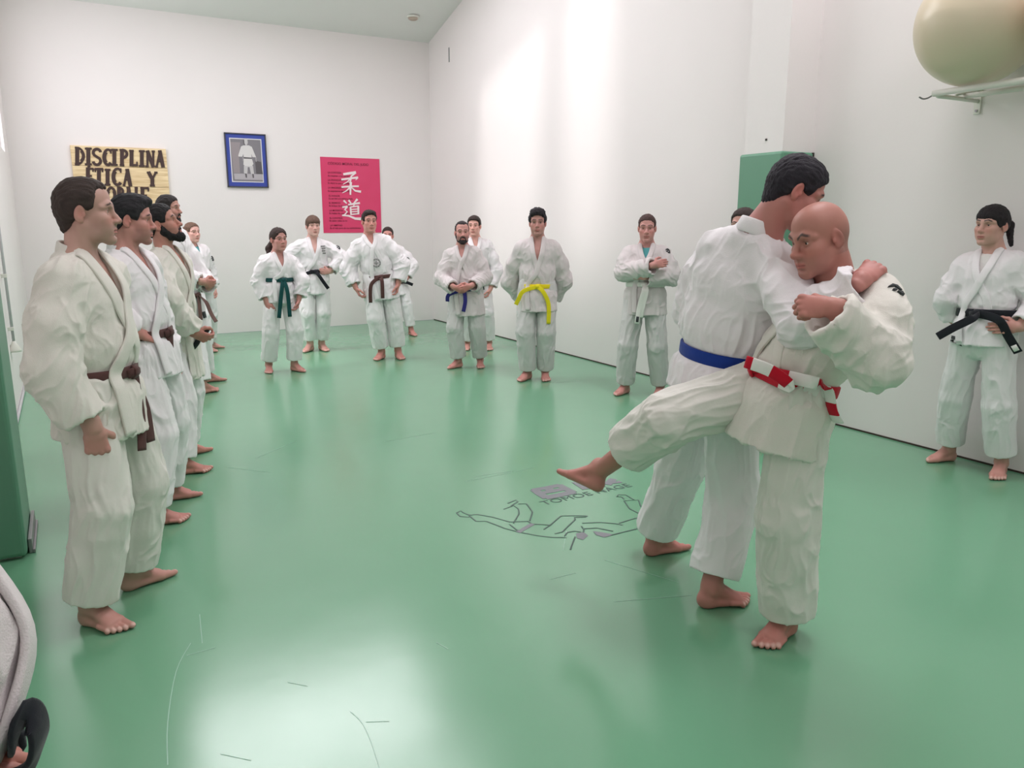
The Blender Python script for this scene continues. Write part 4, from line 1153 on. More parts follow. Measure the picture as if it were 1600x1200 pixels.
# wooden sign, letters painted thick and thin
M['plank'] = None
m, nt, b = new_mat('pale_sign_wood'); M['plank'] = m
tc = nt.nodes.new('ShaderNodeTexCoord'); mp = nt.nodes.new('ShaderNodeMapping'); mp.inputs['Scale'].default_value = (1.2, 3, 16)
nz = nt.nodes.new('ShaderNodeTexNoise'); nz.inputs['Scale'].default_value = 2.2; nz.inputs['Detail'].default_value = 6; nz.inputs['Distortion'].default_value = .6
cr = nt.nodes.new('ShaderNodeValToRGB'); cr.color_ramp.elements[0].position = .3; cr.color_ramp.elements[0].color = lin((204, 172, 126)) + (1,); cr.color_ramp.elements[1].position = .62; cr.color_ramp.elements[1].color = lin((238, 214, 174)) + (1,)
nt.links.new(tc.outputs['Object'], mp.inputs[0]); nt.links.new(mp.outputs[0], nz.inputs['Vector']); nt.links.new(nz.outputs['Fac'], cr.inputs[0]); nt.links.new(cr.outputs[0], b.inputs['Base Color']); b.inputs['Roughness'].default_value = .7
M['signpaint'] = simple('dark_brown_paint', (66, 46, 44), .7)
sg = tag(empty('wooden_sign', (.75, YB - .025, 2.15)), 'wooden plank sign with hand-painted dark lettering on the back wall', 'sign')
for i in range(3):
    z1 = .375 - i * .25; box('plank', (-.56, -.012, z1 - .247), (.56, .022, z1), M['plank'], sg, .004)
W_, T_ = .046, .026
def glyph(ch):
    v = lambda x: ([(x, 0), (x, 1)], W_, W_)
    sf = lambda x, y, h=.22: ([(x - h, y), (x + h, y)], T_, T_)
    return {
        'D': [v(.25), (arc(.25, .5, .62, .47, -90, 90), T_, T_), (arc(.3, .5, .56, .36, -50, 50), W_ * .8, W_ * .8), sf(.2, .97, .15), sf(.2, .03, .15)],
        'I': [v(.5), sf(.5, .97, .36), sf(.5, .03, .36)],
        'S': [(arc(.5, .73, .36, .24, 20, 180) + [(.25, .6), (.5, .5), (.75, .4)] + arc(.5, .27, .36, .24, 0, -165), W_ * .75, W_ * .75)],
        'C': [(arc(.55, .5, .45, .47, 50, 310, 20), T_ * 1.1, T_ * 1.5), (arc(.55, .5, .40, .38, 130, 230), W_, W_), ([(.86, .98), (.86, .74)], T_ * .7, T_ * .7)],
        'P': [v(.3), (arc(.35, .73, .5, .24, 90, -90), T_ * 1.3, T_ * 1.3), sf(.3, .03), sf(.22, .97, .16)],
        'L': [v(.28), ([(.1, .04), (.92, .04)], T_, T_ * 1.3), ([(.9, .02), (.9, .26)], T_, T_ * .6), sf(.28, .97)],
        'N': [([(.18, 0), (.18, 1)], T_, T_), ([(.18, 1), (.82, 0)], W_, W_), ([(.82, 0), (.82, 1)], T_, T_), sf(.14, .03, .14), sf(.82, .97, .14)],
        'A': [([(.5, 1), (.12, 0)], T_, T_), ([(.48, 1), (.86, 0)], W_, W_), ([(.25, .36), (.74, .36)], T_ * .8, T_ * .8), sf(.12, .03, .12), sf(.86, .03, .14)],
        'E': [v(.28), ([(.1, .96), (.88, .96)], T_, T_), ([(.28, .52), (.7, .52)], T_, T_), ([(.1, .04), (.9, .04)], T_, T_), ([(.86, .96), (.86, .78)], T_, T_ * .6), ([(.88, .04), (.88, .26)], T_, T_ * .6)],
        'T': [v(.5), ([(.05, .96), (.95, .96)], T_ * 1.2, T_ * 1.2), ([(.08, .96), (.08, .78)], T_, T_ * .6), ([(.92, .96), (.92, .78)], T_, T_ * .6), sf(.5, .03)],
        'Y': [([(.12, 1), (.5, .48)], W_, W_), ([(.86, 1), (.5, .48)], T_, T_), ([(.5, .5), (.5, 0)], W_, W_), sf(.12, .97, .14), sf(.86, .97, .13), sf(.5, .03)],
        'O': [(arc(.5, .5, .42, .47, 0, 360, 26), T_ * 1.3, T_ * 1.3), (arc(.5, .5, .38, .36, 140, 220), W_ * .8, W_ * .8), (arc(.5, .5, .38, .36, -40, 40), W_ * .8, W_ * .8)],
        'R': [v(.26), (arc(.3, .74, .5, .23, 90, -90), T_ * 1.2, T_ * 1.2), ([(.45, .5), (.88, 0)], W_, W_), sf(.26, .03, .18), sf(.2, .97, .14)],
        'J': [([(.62, 1), (.62, .22)] + arc(.38, .22, .24, .2, 0, -150), W_ * .8, T_), sf(.62, .97)],
        "'": [([(.3, 0), (.7, 1)], T_, T_ * 1.2)],
    }[ch]
TR = lambda zx, zy: on_y(100 + zx * .1125, 215 + zy * .1125, YB - .04)
ROWS = [[('D', 148, 290, 135, 378), ('I', 278, 398, 146, 378), ('S', 385, 530, 152, 384), ('C', 540, 668, 160, 385), ('I', 640, 758, 164, 386), ('P', 768, 892, 166, 390), ('L', 903, 1026, 178, 392), ('I', 1030, 1132, 182, 400), ('N', 1136, 1262, 186, 405), ('A', 1272, 1392, 184, 408)],
        [("'", 318, 372, 392, 414), ('E', 298, 420, 424, 650), ('T', 425, 545, 428, 655), ('I', 555, 655, 440, 660), ('C', 665, 808, 424, 662), ('A', 820, 938, 440, 668), ('Y', 1158, 1296, 480, 672)],
        [('C', 440, 570, 690, 915), ('O', 590, 720, 690, 915), ('R', 738, 838, 690, 918), ('A', 845, 945, 690, 920), ('J', 950, 1035, 692, 922), ('E', 1050, 1190, 694, 925)]]
for row in ROWS:
    S_ = []
    for ch, x0, x1, y0, y1 in row:
        for pts2, w0, w1 in glyph(ch): S_.append(([(x0 + (x1 - x0) * x, y1 + (y0 - y1) * y) for x, y in pts2], w0, w1))
    strokes_mesh('lettering', S_, M['signpaint'], TR, (0, -1, 0), .003, sg, (.75, YB - .025, 2.15))

# framed photograph
M['framedark'] = simple('dark_frame', (62, 62, 74), .4); M['frameblue'] = simple('blue_mat', (52, 70, 158), .5)
M['photowhite'] = simple('photo_white', (222, 220, 226), .4)
for i, c in enumerate([(128, 124, 130), (160, 154, 158), (196, 192, 194), (88, 84, 88), (214, 210, 210), (150, 140, 144), (176, 170, 176)]): M['ph%d' % i] = simple('photo_grey_%d' % i, c, .35)
pf = tag(empty('framed_photo', (2.35, YB - .02, 2.415)), 'blue framed black and white photo of a standing judoka on the back wall', 'picture')
fw, fhh = .28, .366
bm = bmesh.new()
for lo, hi in (((-fw, -.015, -fhh), (-fw + .016, .018, fhh)), ((fw - .016, -.015, -fhh), (fw, .018, fhh)), ((-fw, -.015, fhh - .016), (fw, .018, fhh)), ((-fw, -.015, -fhh), (fw, .018, -fhh + .016))): box_bm(bm, lo, hi, .003)
bm_obj('frame', bm, M['framedark'], pf)
box('mat_border', (-fw + .012, -.002, -fhh + .012), (fw - .012, .016, fhh - .012), M['frameblue'], pf)
box('photo_edge', (-.217, -.004, -.295), (.217, -.001, .298), M['photowhite'], pf)
bk = box('photo_print', (-.205, -.0055, -.283), (.205, -.003, .286), M['ph0'], pf)
def flat(name, poly, y, mat, par):
    return poly_obj(name, [(x, y, z) for x, z in poly] + [(x, y + .0012, z) for x, z in poly], [tuple(range(len(poly)))] + [(i, i + len(poly), (i + 1) % len(poly) + len(poly), (i + 1) % len(poly)) for i in range(len(poly))], mat, par)
FG = lambda pts: [((x - 535) * .000765, (645 - y) * .000765) for x, y in pts]   # photo drawn on its own sheet
flat('photo_shade', FG([(270, 330), (440, 330), (400, 560), (400, 870), (290, 870)]), -.007, M['ph5'], bk)
flat('photo_shade', FG([(680, 640), (790, 660), (810, 880), (690, 880)]), -.007, M['ph3'], bk)
flat('photo_floor', FG([(290, 880), (795, 880), (800, 985), (300, 985)]), -.007, M['ph6'], bk)
flat('photo_figure', FG([(490, 380), (450, 400), (390, 560), (395, 580), (460, 580), (480, 530), (485, 600), (470, 720), (500, 740), (620, 740), (650, 700), (625, 600), (625, 520), (640, 580), (705, 580), (640, 400), (590, 375)]), -.0085, M['ph4'], bk)
flat('photo_figure', FG([(478, 735), (470, 870), (530, 880), (545, 760), (575, 760), (595, 880), (650, 880), (640, 735)]), -.0078, M['ph2'], bk)
flat('photo_figure', FG([(483, 585), (628, 590), (628, 612), (485, 612)]), -.0092, M['ph3'], bk)
flat('photo_figure', FG([(512, 270), (540, 250), (568, 268), (574, 330), (556, 372), (530, 375), (512, 340)]), -.0092, M['ph2'], bk)
flat('photo_figure', FG([(500, 280), (512, 268), (514, 345), (530, 378), (505, 370), (494, 320)]), -.0088, M['ph3'], bk)
for q in (490, 615): flat('photo_figure', FG([(q, 880), (q + 28, 880), (q + 30, 950), (q + 5, 950)]), -.0088, M['ph3'], bk)
for q in (460, 690): flat('photo_figure', FG([(q, 585), (q + 22, 585), (q + 20, 660), (q + 2, 660)]), -.0088, M['ph1'], bk)

# red poster
def poster_mat():
    m, nt, b = new_mat('pink_red_paper'); tc = nt.nodes.new('ShaderNodeTexCoord'); nz = nt.nodes.new('ShaderNodeTexNoise'); nz.inputs['Scale'].default_value = 2.5
    nt.links.new(tc.outputs['Object'], nz.inputs['Vector']); mx = nt.nodes.new('ShaderNodeMix'); mx.data_type = 'RGBA'
    mx.inputs[6].default_value = lin((214, 48, 96)) + (1,); mx.inputs[7].default_value = lin((224, 70, 118)) + (1,)
    nt.links.new(nz.outputs['Fac'], mx.inputs[0]); nt.links.new(mx.outputs[2], b.inputs['Base Color']); b.inputs['Roughness'].default_value = .3
    return m
M['poster'] = poster_mat(); M['ink'] = simple('maroon_ink', (132, 28, 62), .5); M['brush'] = simple('white_ink', (244, 226, 230), .5)
ps = tag(empty('poster', (3.855, YB - .01, 1.96)), 'pinkish red poster with two large white brush characters on the back wall', 'poster')
nx, nz_ = 14, 16; V = []; Fq = []
for j in range(nz_ + 1):
    for i in range(nx + 1):
        x = -.455 + .91 * i / nx; z = -.55 + 1.10 * j / nz_
        V.append((x, .0055 - .005 * math.sin(i * .7 + j * .15) ** 2 * (i / nx) - (.008 if i == nx else 0) * (j / nz_), z))
n0 = len(V); V += [(x, y + .002, z) for x, y, z in V]
for j in range(nz_):
    for i in range(nx):
        a = j * (nx + 1) + i; q = (a, a + 1, a + nx + 2, a + nx + 1); Fq += [q, tuple(n0 + k for k in q[::-1])]
poly_obj('paper', V, Fq, M['poster'], ps, True)
KT = lambda zx, zy: on_y(480 + zx / 8, 230 + zy / 8, YB - .009)
px = .00098 * 8 * 1.1
KJ = [([(455, 338), (520, 328), (605, 316)], 24, 30), ([(600, 318), (575, 345), (540, 372)], 26, 8), ([(552, 352), (548, 400), (540, 430)], 12, 14), ([(542, 432), (515, 440)], 12, 4),
      ([(430, 404), (520, 392), (632, 378)], 20, 22), ([(630, 380), (606, 410)], 20, 6), ([(535, 402), (500, 435), (448, 464)], 16, 6), ([(432, 498), (540, 490), (642, 488)], 20, 18),
      ([(545, 440), (540, 520), (540, 592)], 28, 18), ([(528, 508), (490, 545), (438, 572)], 18, 6), ([(556, 506), (600, 545), (668, 556)], 12, 26),
      ([(520, 664), (546, 700)], 22, 14), ([(625, 652), (578, 704)], 26, 10), ([(515, 718), (580, 708), (655, 698)], 18, 22), ([(588, 716), (572, 748)], 14, 8),
      ([(540, 748), (548, 845)], 20, 18), ([(540, 748), (640, 736)], 14, 16), ([(638, 736), (640, 836)], 22, 20), ([(552, 780), (632, 772)], 12, 12), ([(552, 808), (632, 802)], 12, 12), ([(548, 840), (640, 832)], 14, 14),
      ([(458, 668), (492, 702)], 22, 12), ([(440, 750), (502, 740)], 16, 20), ([(500, 742), (470, 782), (500, 806), (470, 842), (440, 852)], 20, 12), ([(438, 852), (520, 858), (600, 892), (670, 896)], 14, 32)]
kk = .00815 / 8 * 1.02
strokes_mesh('brush_character', [(a, w0 * .00135, w1 * .00135) for a, w0, w1 in KJ[:11]], M['brush'], KT, (0, -1, 0), .002, ps, (3.855, YB - .01, 1.96))
strokes_mesh('brush_character', [(a, w0 * .00135, w1 * .00135) for a, w0, w1 in KJ[11:]], M['brush'], KT, (0, -1, 0), .002, ps, (3.855, YB - .01, 1.96))
LINES = [('CÓDIGO MORAL DEL JUDO', 256, 200, .05), ('LA CORTESÍA', 256, 315, .034), ('Es respetar a los demás', 258, 355, .034), ('LA FRANQUEZA', 256, 408, .034), ('Es decir lo que se piensa', 258, 446, .034), ('LA SINCERIDAD', 258, 505, .034), ('Es expresarse sin disfraz', 258, 545, .034),
         ('EL HONOR', 268, 606, .034), ('Es ser fiel a la palabra dada', 268, 640, .034), ('EL RESPETO', 270, 695, .034), ('Es la base de la confianza', 272, 730, .034), ('LA MODESTIA', 276, 790, .034), ('Es hablar de uno mismo sin orgullo', 276, 825, .034), ('EL CONTROL', 278, 885, .034), ('Es saber callar la ira', 278, 918, .034), ('LA AMISTAD', 286, 976, .034), ('Es el más puro de los sentimientos', 286, 1010, .034)]
for tx, zx, zy, sz in LINES:
    q = KT(zx, zy) - np.array([3.855, YB - .01, 1.96])
    text_mesh(tx, sz, M['ink'], ps, (q[0], .001, q[2] - sz * .35), (math.radians(90), 0, 0))

# ------------------------------------------------------------------ drawing printed on the floor
M['floorink'] = simple('faded_floor_ink', (66, 92, 84), .45); M['floorink2'] = simple('faded_floor_ink_light', (126, 128, 134), .4)
M['scuff'] = simple('pale_scuff', (160, 198, 178), .3)
FT = lambda zx, zy: floor_pt(700 + zx / 4, 720 + zy / 4, .0008)
LG = [[(55, 325), (80, 312), (95, 325), (135, 340), (130, 352), (75, 348), (55, 325)], [(135, 340), (180, 335), (280, 352), (385, 382), (500, 378)], [(135, 345), (175, 378), (240, 378), (345, 418)],
      [(345, 420), (455, 448), (560, 468), (640, 478), (740, 480)], [(385, 398), (440, 440)], [(500, 378), (525, 395)], [(525, 395), (640, 402)], [(350, 302), (410, 280), (440, 300), (445, 330), (410, 390)],
      [(375, 265), (425, 245), (436, 256), (395, 280)], [(440, 270), (490, 268), (528, 320), (512, 375)], [(600, 428), (640, 402), (705, 345), (790, 343), (870, 345)], [(870, 345), (860, 352), (790, 354), (795, 368), (750, 410)],
      [(750, 410), (715, 445), (670, 455)], [(840, 390), (950, 385), (1040, 392), (1090, 402)], [(1070, 390), (1150, 365), (1235, 345), (1300, 330)], [(1240, 352), (1135, 300), (1100, 250), (1190, 245), (1205, 285), (1225, 295), (1290, 310)],
      [(1100, 240), (1085, 225), (1055, 225), (1065, 213), (1110, 213), (1130, 225), (1160, 242)], [(1020, 465), (1120, 440), (1225, 415), (1330, 385)], [(730, 470), (745, 448), (790, 440), (830, 445)], [(850, 425), (930, 420), (1030, 440)],
      [(1330, 385), (1440, 330), (1470, 320), (1490, 326), (1500, 318)], [(1300, 330), (1400, 318), (1465, 322)], [(795, 475), (775, 525), (765, 555)], [(835, 410), (850, 430), (845, 450)]]
fd = tag(empty('floor_drawing', floor_pt(880, 800)), 'faded black line drawing of two fighters with lettering printed on the green floor', 'floor print')
o0 = floor_pt(880, 800)
strokes_mesh('outline', [(q, .0085, .0085) for q in LG], M['floorink'], FT, (0, 0, 1), .0006, fd, o0)
strokes_mesh('belt_mark', [([(440, 446), (526, 396)], .028, .028)], M['floorink2'], FT, (0, 0, 1), .0008, fd, o0)
def fpoly(name, pts, mat): return poly_obj(name, [np.array(FT(*q)) - o0 + [0, 0, .0008] for q in pts], [tuple(range(len(pts)))], mat, fd)
fpoly('hair_mark', [(905, 440), (960, 447), (1020, 458), (1028, 466), (975, 479), (925, 464)], M['floorink2'])
fpoly('hair_mark', [(800, 455), (848, 445), (876, 468), (845, 495), (806, 484)], M['floorink2'])
FT2 = lambda zx, zy: floor_pt(820 + zx / 8, 730 + zy / 8, .001)
BLK = [([(115, 285), (270, 258), (430, 226)], .05, .05), ([(122, 285), (190, 335), (270, 382)], .055, .055), ([(200, 325), (330, 302), (510, 268)], .045, .045), ([(270, 380), (430, 350), (600, 312)], .06, .06), ([(430, 226), (510, 268), (600, 312)], .05, .05), ([(290, 262), (330, 300)], .055, .055),
       ([(640, 190), (760, 270)], .05, .05), ([(720, 210), (820, 190)], .05, .05), ([(880, 170), (960, 240)], .05, .05), ([(1035, 215), (1100, 150)], .05, .05), ([(1090, 160), (1120, 195), (1190, 183)], .05, .04)]
strokes_mesh('block_letters', BLK, M['floorink2'], FT2, (0, 0, 1), .0006, fd, o0)
a = floor_pt(851, 789.5); c = floor_pt(988, 760); dirx = nrm(c - a); 
o = text_mesh('TOMOE NAGE', .16, M['floorink'], fd, tuple(a - o0 + [0, 0, .0012]), (0, 0, math.atan2(dirx[1], dirx[0])), .0003, 0, 1.05)
bpy.context.view_layer.update()
k = np.linalg.norm(c - a) / max(o.dimensions.x, .01); o.scale = (k, k * .95, 1)
# a few pale scuffs and creases in the vinyl
SCF = [[(548, 1112), (566, 1130), (580, 1160), (592, 1198)], [(572, 1128), (608, 1127)], [(262, 1195), (262, 1130), (275, 1050), (298, 1005)], [(292, 1024), (336, 1012)], [(312, 960), (316, 1005)], [(345, 1178), (392, 1188)], [(450, 1066), (480, 1072)], [(682, 1004), (700, 1014)],
       [(728, 752), (780, 742), (835, 730)], [(740, 745), (800, 736)], [(355, 730), (420, 738)], [(400, 716), (460, 690)], [(866, 598), (905, 595)], [(885, 830), (880, 860)], [(945, 875), (1000, 892), (1060, 910)], [(960, 940), (1080, 930)], [(600, 690), (680, 676)], [(860, 905), (900, 895)]]
strokes_mesh('scuff_marks', [(catmull([np.append(q, 0) for q in s_], 4)[:, :2], .003, .0022) for s_ in SCF], M['scuff'], lambda x, y: floor_pt(x, y, .0005), (0, 0, 1), .0004, fl)['kind'] = 'stuff'

# ------------------------------------------------------------------ the people
DK = (44, 36, 34); BR = (70, 52, 44)
SHORT = dict(thick=.009)
person(dict(debug='A', res=.0048, seed=1, label='tall short-haired man in cream judo suit nearest at left, brown belt hanging, right fist down', face=30, headface=8, h=1.75, head=(134, 331, 0),
  foot_r=((128, 972), (203, 989)), foot_l=((190, 926), (258, 900)), skin=(190, 150, 138), hair=(62, 51, 48), stubble=.15, thick=.010, part=.03, brow=.0036,
  arm_r=dict(elbow=(82, 570, .2), wrist=(145, 669, .22), tip=(162, 742, .2), palm=(-.9, -.5, 0), curl=[.4, .5, .6, .7], cuff=.82), arm_l=dict(elbow=(142, 556, -.24), wrist=(150, 640, -.26), curl=.4), hand=1.06, sag=.03, sleeve=1.12, belt='brown', belt_at=(165, 585, .1), vee=.3, jackmat='gi_cream', pantmat='gi_pants_cream',
  jblouse=1.12, tw=1.12, hem=.93, tails=([(212, 600, .05), (220, 650, .06), (222, 704, .08)], [(213, 602, .03), (228, 640, .02), (236, 690, .02)]), knot=0, skirt=.24, lapw=.055, line=([-.16, -.085, -.04, -.012, .012, .035, .05, .075, .1], [-.092, -.088, -.055, .012, .0, .0, .052, .084, .096])))
person(dict(debug='B', res=.0055, seed=2, label='man with hand on hip and dark mark on his trouser leg, second from left', face=30, headface=6, h=1.72, head=(205, 343, 0), pitch=4,
  foot_r=((224, 824), (270, 816)), foot_l=((247, 785), (290, 777)), skin=(192, 138, 128), hair=(40, 38, 42), stubble=.3, thick=.012, blobs=[((0, .03, .098), (.06, .07, .03))],
  arm_r=dict(elbow=(152, 470, .25), wrist=(216, 521, .17), tip=(250, 528, .1), palm=(-.6, 0, -.4), curl=.25), belt='brown', belt_at=(238, 522, .1), vee=.26, skirt=.22, hem=.93, tw=1.05,
  tails=([(266, 545, .08), (268, 582, .09)], [(262, 540, .08), (256, 570, .12)]), marks=[('leg_mark', 't', (233, 776), .085, .095, 'patch_dark', 'wing')]))
person(dict(debug='C', res=.006, seed=3, label='black-bearded man with chin raised in cream judo suit with black belt, third from left', face=26, headface=10, pitch=-16, h=1.70, head=(252, 350, 0),
  foot_r=((272, 743), (318, 737)), foot_l=((280, 715), (304, 709)), skin=(186, 132, 118), hair=(34, 32, 34), beard=1.2, stubble=.3, thick=.010, jackmat='gi_cream',
  arm_r=dict(elbow=(262, 465, .25), wrist=(303, 520, .2), tip=(322, 528, .18), palm=(-.8, .2, 0), curl=.5, cuff=.93), arm_l=dict(elbow=(250, 466, -.24), wrist=(258, 526, -.27), curl=.4), belt='black', belt_at=(285, 510, .1), vee=.28, skirt=.34, hem=.93,
  tails=([(318, 520, .1), (326, 512, .12)], [(310, 530, .1), (300, 545, .1)]), marks=[('hem_label', 'j', (281, 597), .055, .06, 'patch_dark', 'square')]))
person(dict(debug='D', res=.0075, seed=4, label='dark-bearded man in dark undershirt behind the chin-raised bearded man, hands clasped, brown belt', face=28, headface=20, h=1.80, head=(263, 326, 0), root=(305, 606),
  foot_r=((308, 617), (328, 613)), foot_l=((313, 598), (334, 596)), skin=(196, 146, 134), hair=(48, 42, 42), beard=.9, stubble=.5, thick=.007, tee='darktee',
  arm_r=dict(elbow=(288, 432, .2), wrist=(317, 441, .26), tip=(332, 444, .22), palm=(-1, 0, 0), curl=.5), arm_l=dict(elbow=(318, 436, -.1), wrist=(327, 447, .1), tip=(333, 436, .18), palm=(1, 0, 0), curl=.5),
  belt='rust', belt_at=(310, 460, .1), vee=.24, skirt=.3, hem=.93, tails=([(322, 472, .18), (330, 490, .2), (338, 503, .22)], [(312, 480, .18), (314, 500, .2)]), marks=[('hem_label', 'j', (318, 492), .05, .06, 'patch_dark', 'square')]))
person(dict(debug='E', res=.0075, seed=5, label='fair girl with pulled-back hair at the far end of the left row', face=55, headface=52, h=1.62, head=(300, 363, 0),
  foot_r=((318, 553), (336, 550)), foot_l=((322, 545), (340, 544)), skin=(226, 176, 166), hair=(110, 84, 72), thick=.006, girth=.92, sw=.16, eyes=1.1, neckr=.048, jaw=.92, tee='teal', belt='rust', vee=.2, hem=.93,
  locks=[((0, -.10, .05), (0, -.13, .04), .03, .03)], marks=[('sleeve_mark', 'j', (331, 404), .05, .06, 'patch_dark', 'hook')]))
person(dict(debug='F', res=.007, seed=6, label='girl with wavy ponytail and dark green belt at the left of the back group', face=72, headface=62, h=1.58, head=(435, 374, 0),
  foot_r=((421, 579), (418, 592)), foot_l=((455, 579), (482, 582)), skin=(200, 146, 138), hair=(64, 50, 48), thick=.010, part=-.02, girth=.92, sw=.165, jaw=.92, neckr=.047, tee=None,
  locks=[((0, -.10, -.02), (.05, -.12, -.10), .035, .04), ((.05, -.12, -.10), (.075, -.10, -.19), .04, .018)], long=1, curl=1, rough=.006,
  arm_r=dict(elbow=(404, 437, .02), wrist=(417, 472, .08), tip=(423, 494, .08), curl=.4), arm_l=dict(elbow=(472, 437, .02), wrist=(467, 468, .08), tip=(461, 490, .08), curl=.4),
  belt='green', belt_at=(437, 437, .1), vee=.22, skirt=.26, hem=.86, tw=1.05, tails=([(440, 455, .16), (436, 497, .17)], [(449, 455, .16), (453, 495, .16)])))
person(dict(debug='G', res=.0075, seed=7, label='boy with brown fringe and hands on hips behind the girl with the green belt', face=82, headface=76, h=1.71, head=(489, 353, 0),
  foot_r=((489, 547), (467, 553)), foot_l=((500, 546), (518, 551)), skin=(222, 176, 166), hair=(104, 80, 70), thick=.012, girth=.93, blobs=[((0, .055, .05), (.066, .05, .045))], line=([-.16, -.085, -.04, -.012, .012, .035, .05, .075, .1], [-.085, -.08, -.05, .0, -.02, -.02, .0, .03, .035]), ears=0,
  arm_r=dict(elbow=(454, 398, -.02), wrist=(473, 428, .05), tip=(484, 434, .12), palm=(-1, 0, 0), curl=.4), arm_l=dict(elbow=(535, 402, -.02), wrist=(515, 424, .06), tip=(502, 424, .13), palm=(1, 0, 0), curl=.4), cuff=.86,
  belt='black', belt_at=(491, 424, .1), vee=.28, skirt=.27, hem=.84, tails=([(498, 430, .18), (505, 440, .18), (513, 451, .17)], [(480, 427, .16), (472, 432, .14)]), marks=[('sleeve_mark', 'j', (528, 387), .05, .06, 'patch_dark', 'hook'), ('chest_mark', 'j', (505, 391), .05, .11, 'patch_grey', 'lines')]))
person(dict(debug='H', res=.0065, seed=8, label='dark-haired young man with brown belt standing in front of the red poster', face=84, headface=74, h=1.76, head=(577, 346, 0),
  foot_r=((600, 559), (578, 567)), foot_l=((620, 558), (640, 568)), skin=(212, 152, 142), hair=(52, 42, 42), thick=.010, blobs=[((0, .035, .09), (.065, .065, .032))], curl=1, rough=.006, brow=.005,
  arm_r=dict(elbow=(543, 420, .0), wrist=(556, 450, .08), tip=(566, 470, .1), curl=.4), arm_l=dict(elbow=(628, 412, .02), wrist=(622, 444, .08), tip=(619, 463, .1), curl=.4), sleeve=1.08,
  belt='brown', belt_at=(586, 434, .1), vee=.16, skirt=.25, hem=.86, tw=1.05, tails=([(580, 445, .2), (579, 473, .2)], [(597, 440, .2), (598, 466, .2)]), marks=[('chest_mark', 'j', (588, 411), .1, .1, 'patch_grey', 'ring')]))
person(dict(debug='I', res=.0075, seed=9, label='young person mostly hidden behind the man in front of the red poster', face=84, headface=92, h=1.52, head=(606, 368, 0), root=(632, 523),
  foot_r=((622, 524), (612, 527)), foot_l=((640, 523), (657, 527)), skin=(214, 150, 142), hair=(60, 48, 46), thick=.009, girth=.92,
  arm_l=dict(elbow=(646, 413, .0), wrist=(635, 436, .1), tip=(625, 443, .14), palm=(1, 0, 0), curl=.4), belt='black', belt_at=(622, 440, .1), tails=([(634, 441, .14), (645, 445, .12)], 'auto'), vee=.18, hem=.85, marks=[('sleeve_mark', 'j', (637, 405), .05, .06, 'patch_grey', 'hook')]))
person(dict(debug='J', res=.0065, seed=10, label='bearded balding man with hands clasped over a dark blue belt', face=96, headface=84, h=1.62, head=(722, 363, 0),
  foot_r=((722, 573), (692, 578)), foot_l=((750, 571), (755, 587)), skin=(206, 150, 142), hair=(48, 40, 42), beard=.95, stubble=.45, thick=.005, part=.03, line=([-.16, -.085, -.04, -.012, .012, .035, .05, .075, .1], [-.075, -.07, -.045, .012, .0, .005, .06, .083, .09]), girth=1.05,
  arm_r=dict(elbow=(690, 434, .02), wrist=(710, 449, .24), tip=(727, 459, .26), palm=(-.8, -.5, 0), curl=.4), arm_l=dict(elbow=(757, 432, .02), wrist=(735, 447, .25), tip=(714, 456, .29), palm=(.8, -.5, 0), curl=.4), cuff=.86,
  jackmat='gi_grey', pantmat='gi_pants_grey', belt='bluedark', belt_at=(723, 452, .1), vee=.2, skirt=.3, hem=.9, tw=1.05, tails=([(727, 470, .2), (724, 487, .2)], [(702, 460, .17), (699, 471, .15)])))
person(dict(debug='K', res=.0075, seed=11, label='smiling dark-haired person half hidden behind the bearded man with clasped hands', face=86, headface=100, h=1.68, head=(741, 353, 0),
  foot_r=((731, 544), (727, 549)), foot_l=((764, 544), (767, 554)), skin=(224, 170, 158), hair=(56, 44, 42), thick=.012, girth=.95, blobs=[((0, .05, .07), (.066, .05, .035))],
  arm_l=dict(elbow=(776, 422, .0), wrist=(766, 452, .08), tip=(759, 469, .1), curl=.45), belt='black', vee=.2, hem=.9))
person(dict(debug='L', res=.0065, seed=12, label='young man with tall dark hair, yellow belt and hands behind his back', face=90, headface=92, h=1.76, head=(840, 348, 0),
  foot_r=((829, 591), (803, 599)), foot_l=((851, 590), (856, 602)), skin=(190, 140, 132), hair=(44, 38, 44), thick=.014, curl=1, rough=.008, blobs=[((0, .03, .105), (.072, .075, .04)), ((0, .06, .08), (.066, .045, .04))], ears=0,
  arm_r=dict(elbow=(797, 438, -.12), wrist=(818, 466, -.22), tip=(838, 470, -.24), palm=(0, -1, 0), curl=.3), arm_l=dict(elbow=(880, 436, -.12), wrist=(862, 466, -.22), tip=(842, 474, -.26), palm=(0, -1, 0), curl=.3), cuff=.9,
  jackmat='gi_grey', pantmat='gi_pants_grey', belt='yellow', belt_at=(835, 447, .1), vee=.33, skirt=.24, hem=.95, sleeve=1.08, tails=([(848, 455, .18), (857, 475, .17), (857, 506, .16)], [(818, 455, .17), (810, 468, .16), (806, 476, .15)])))
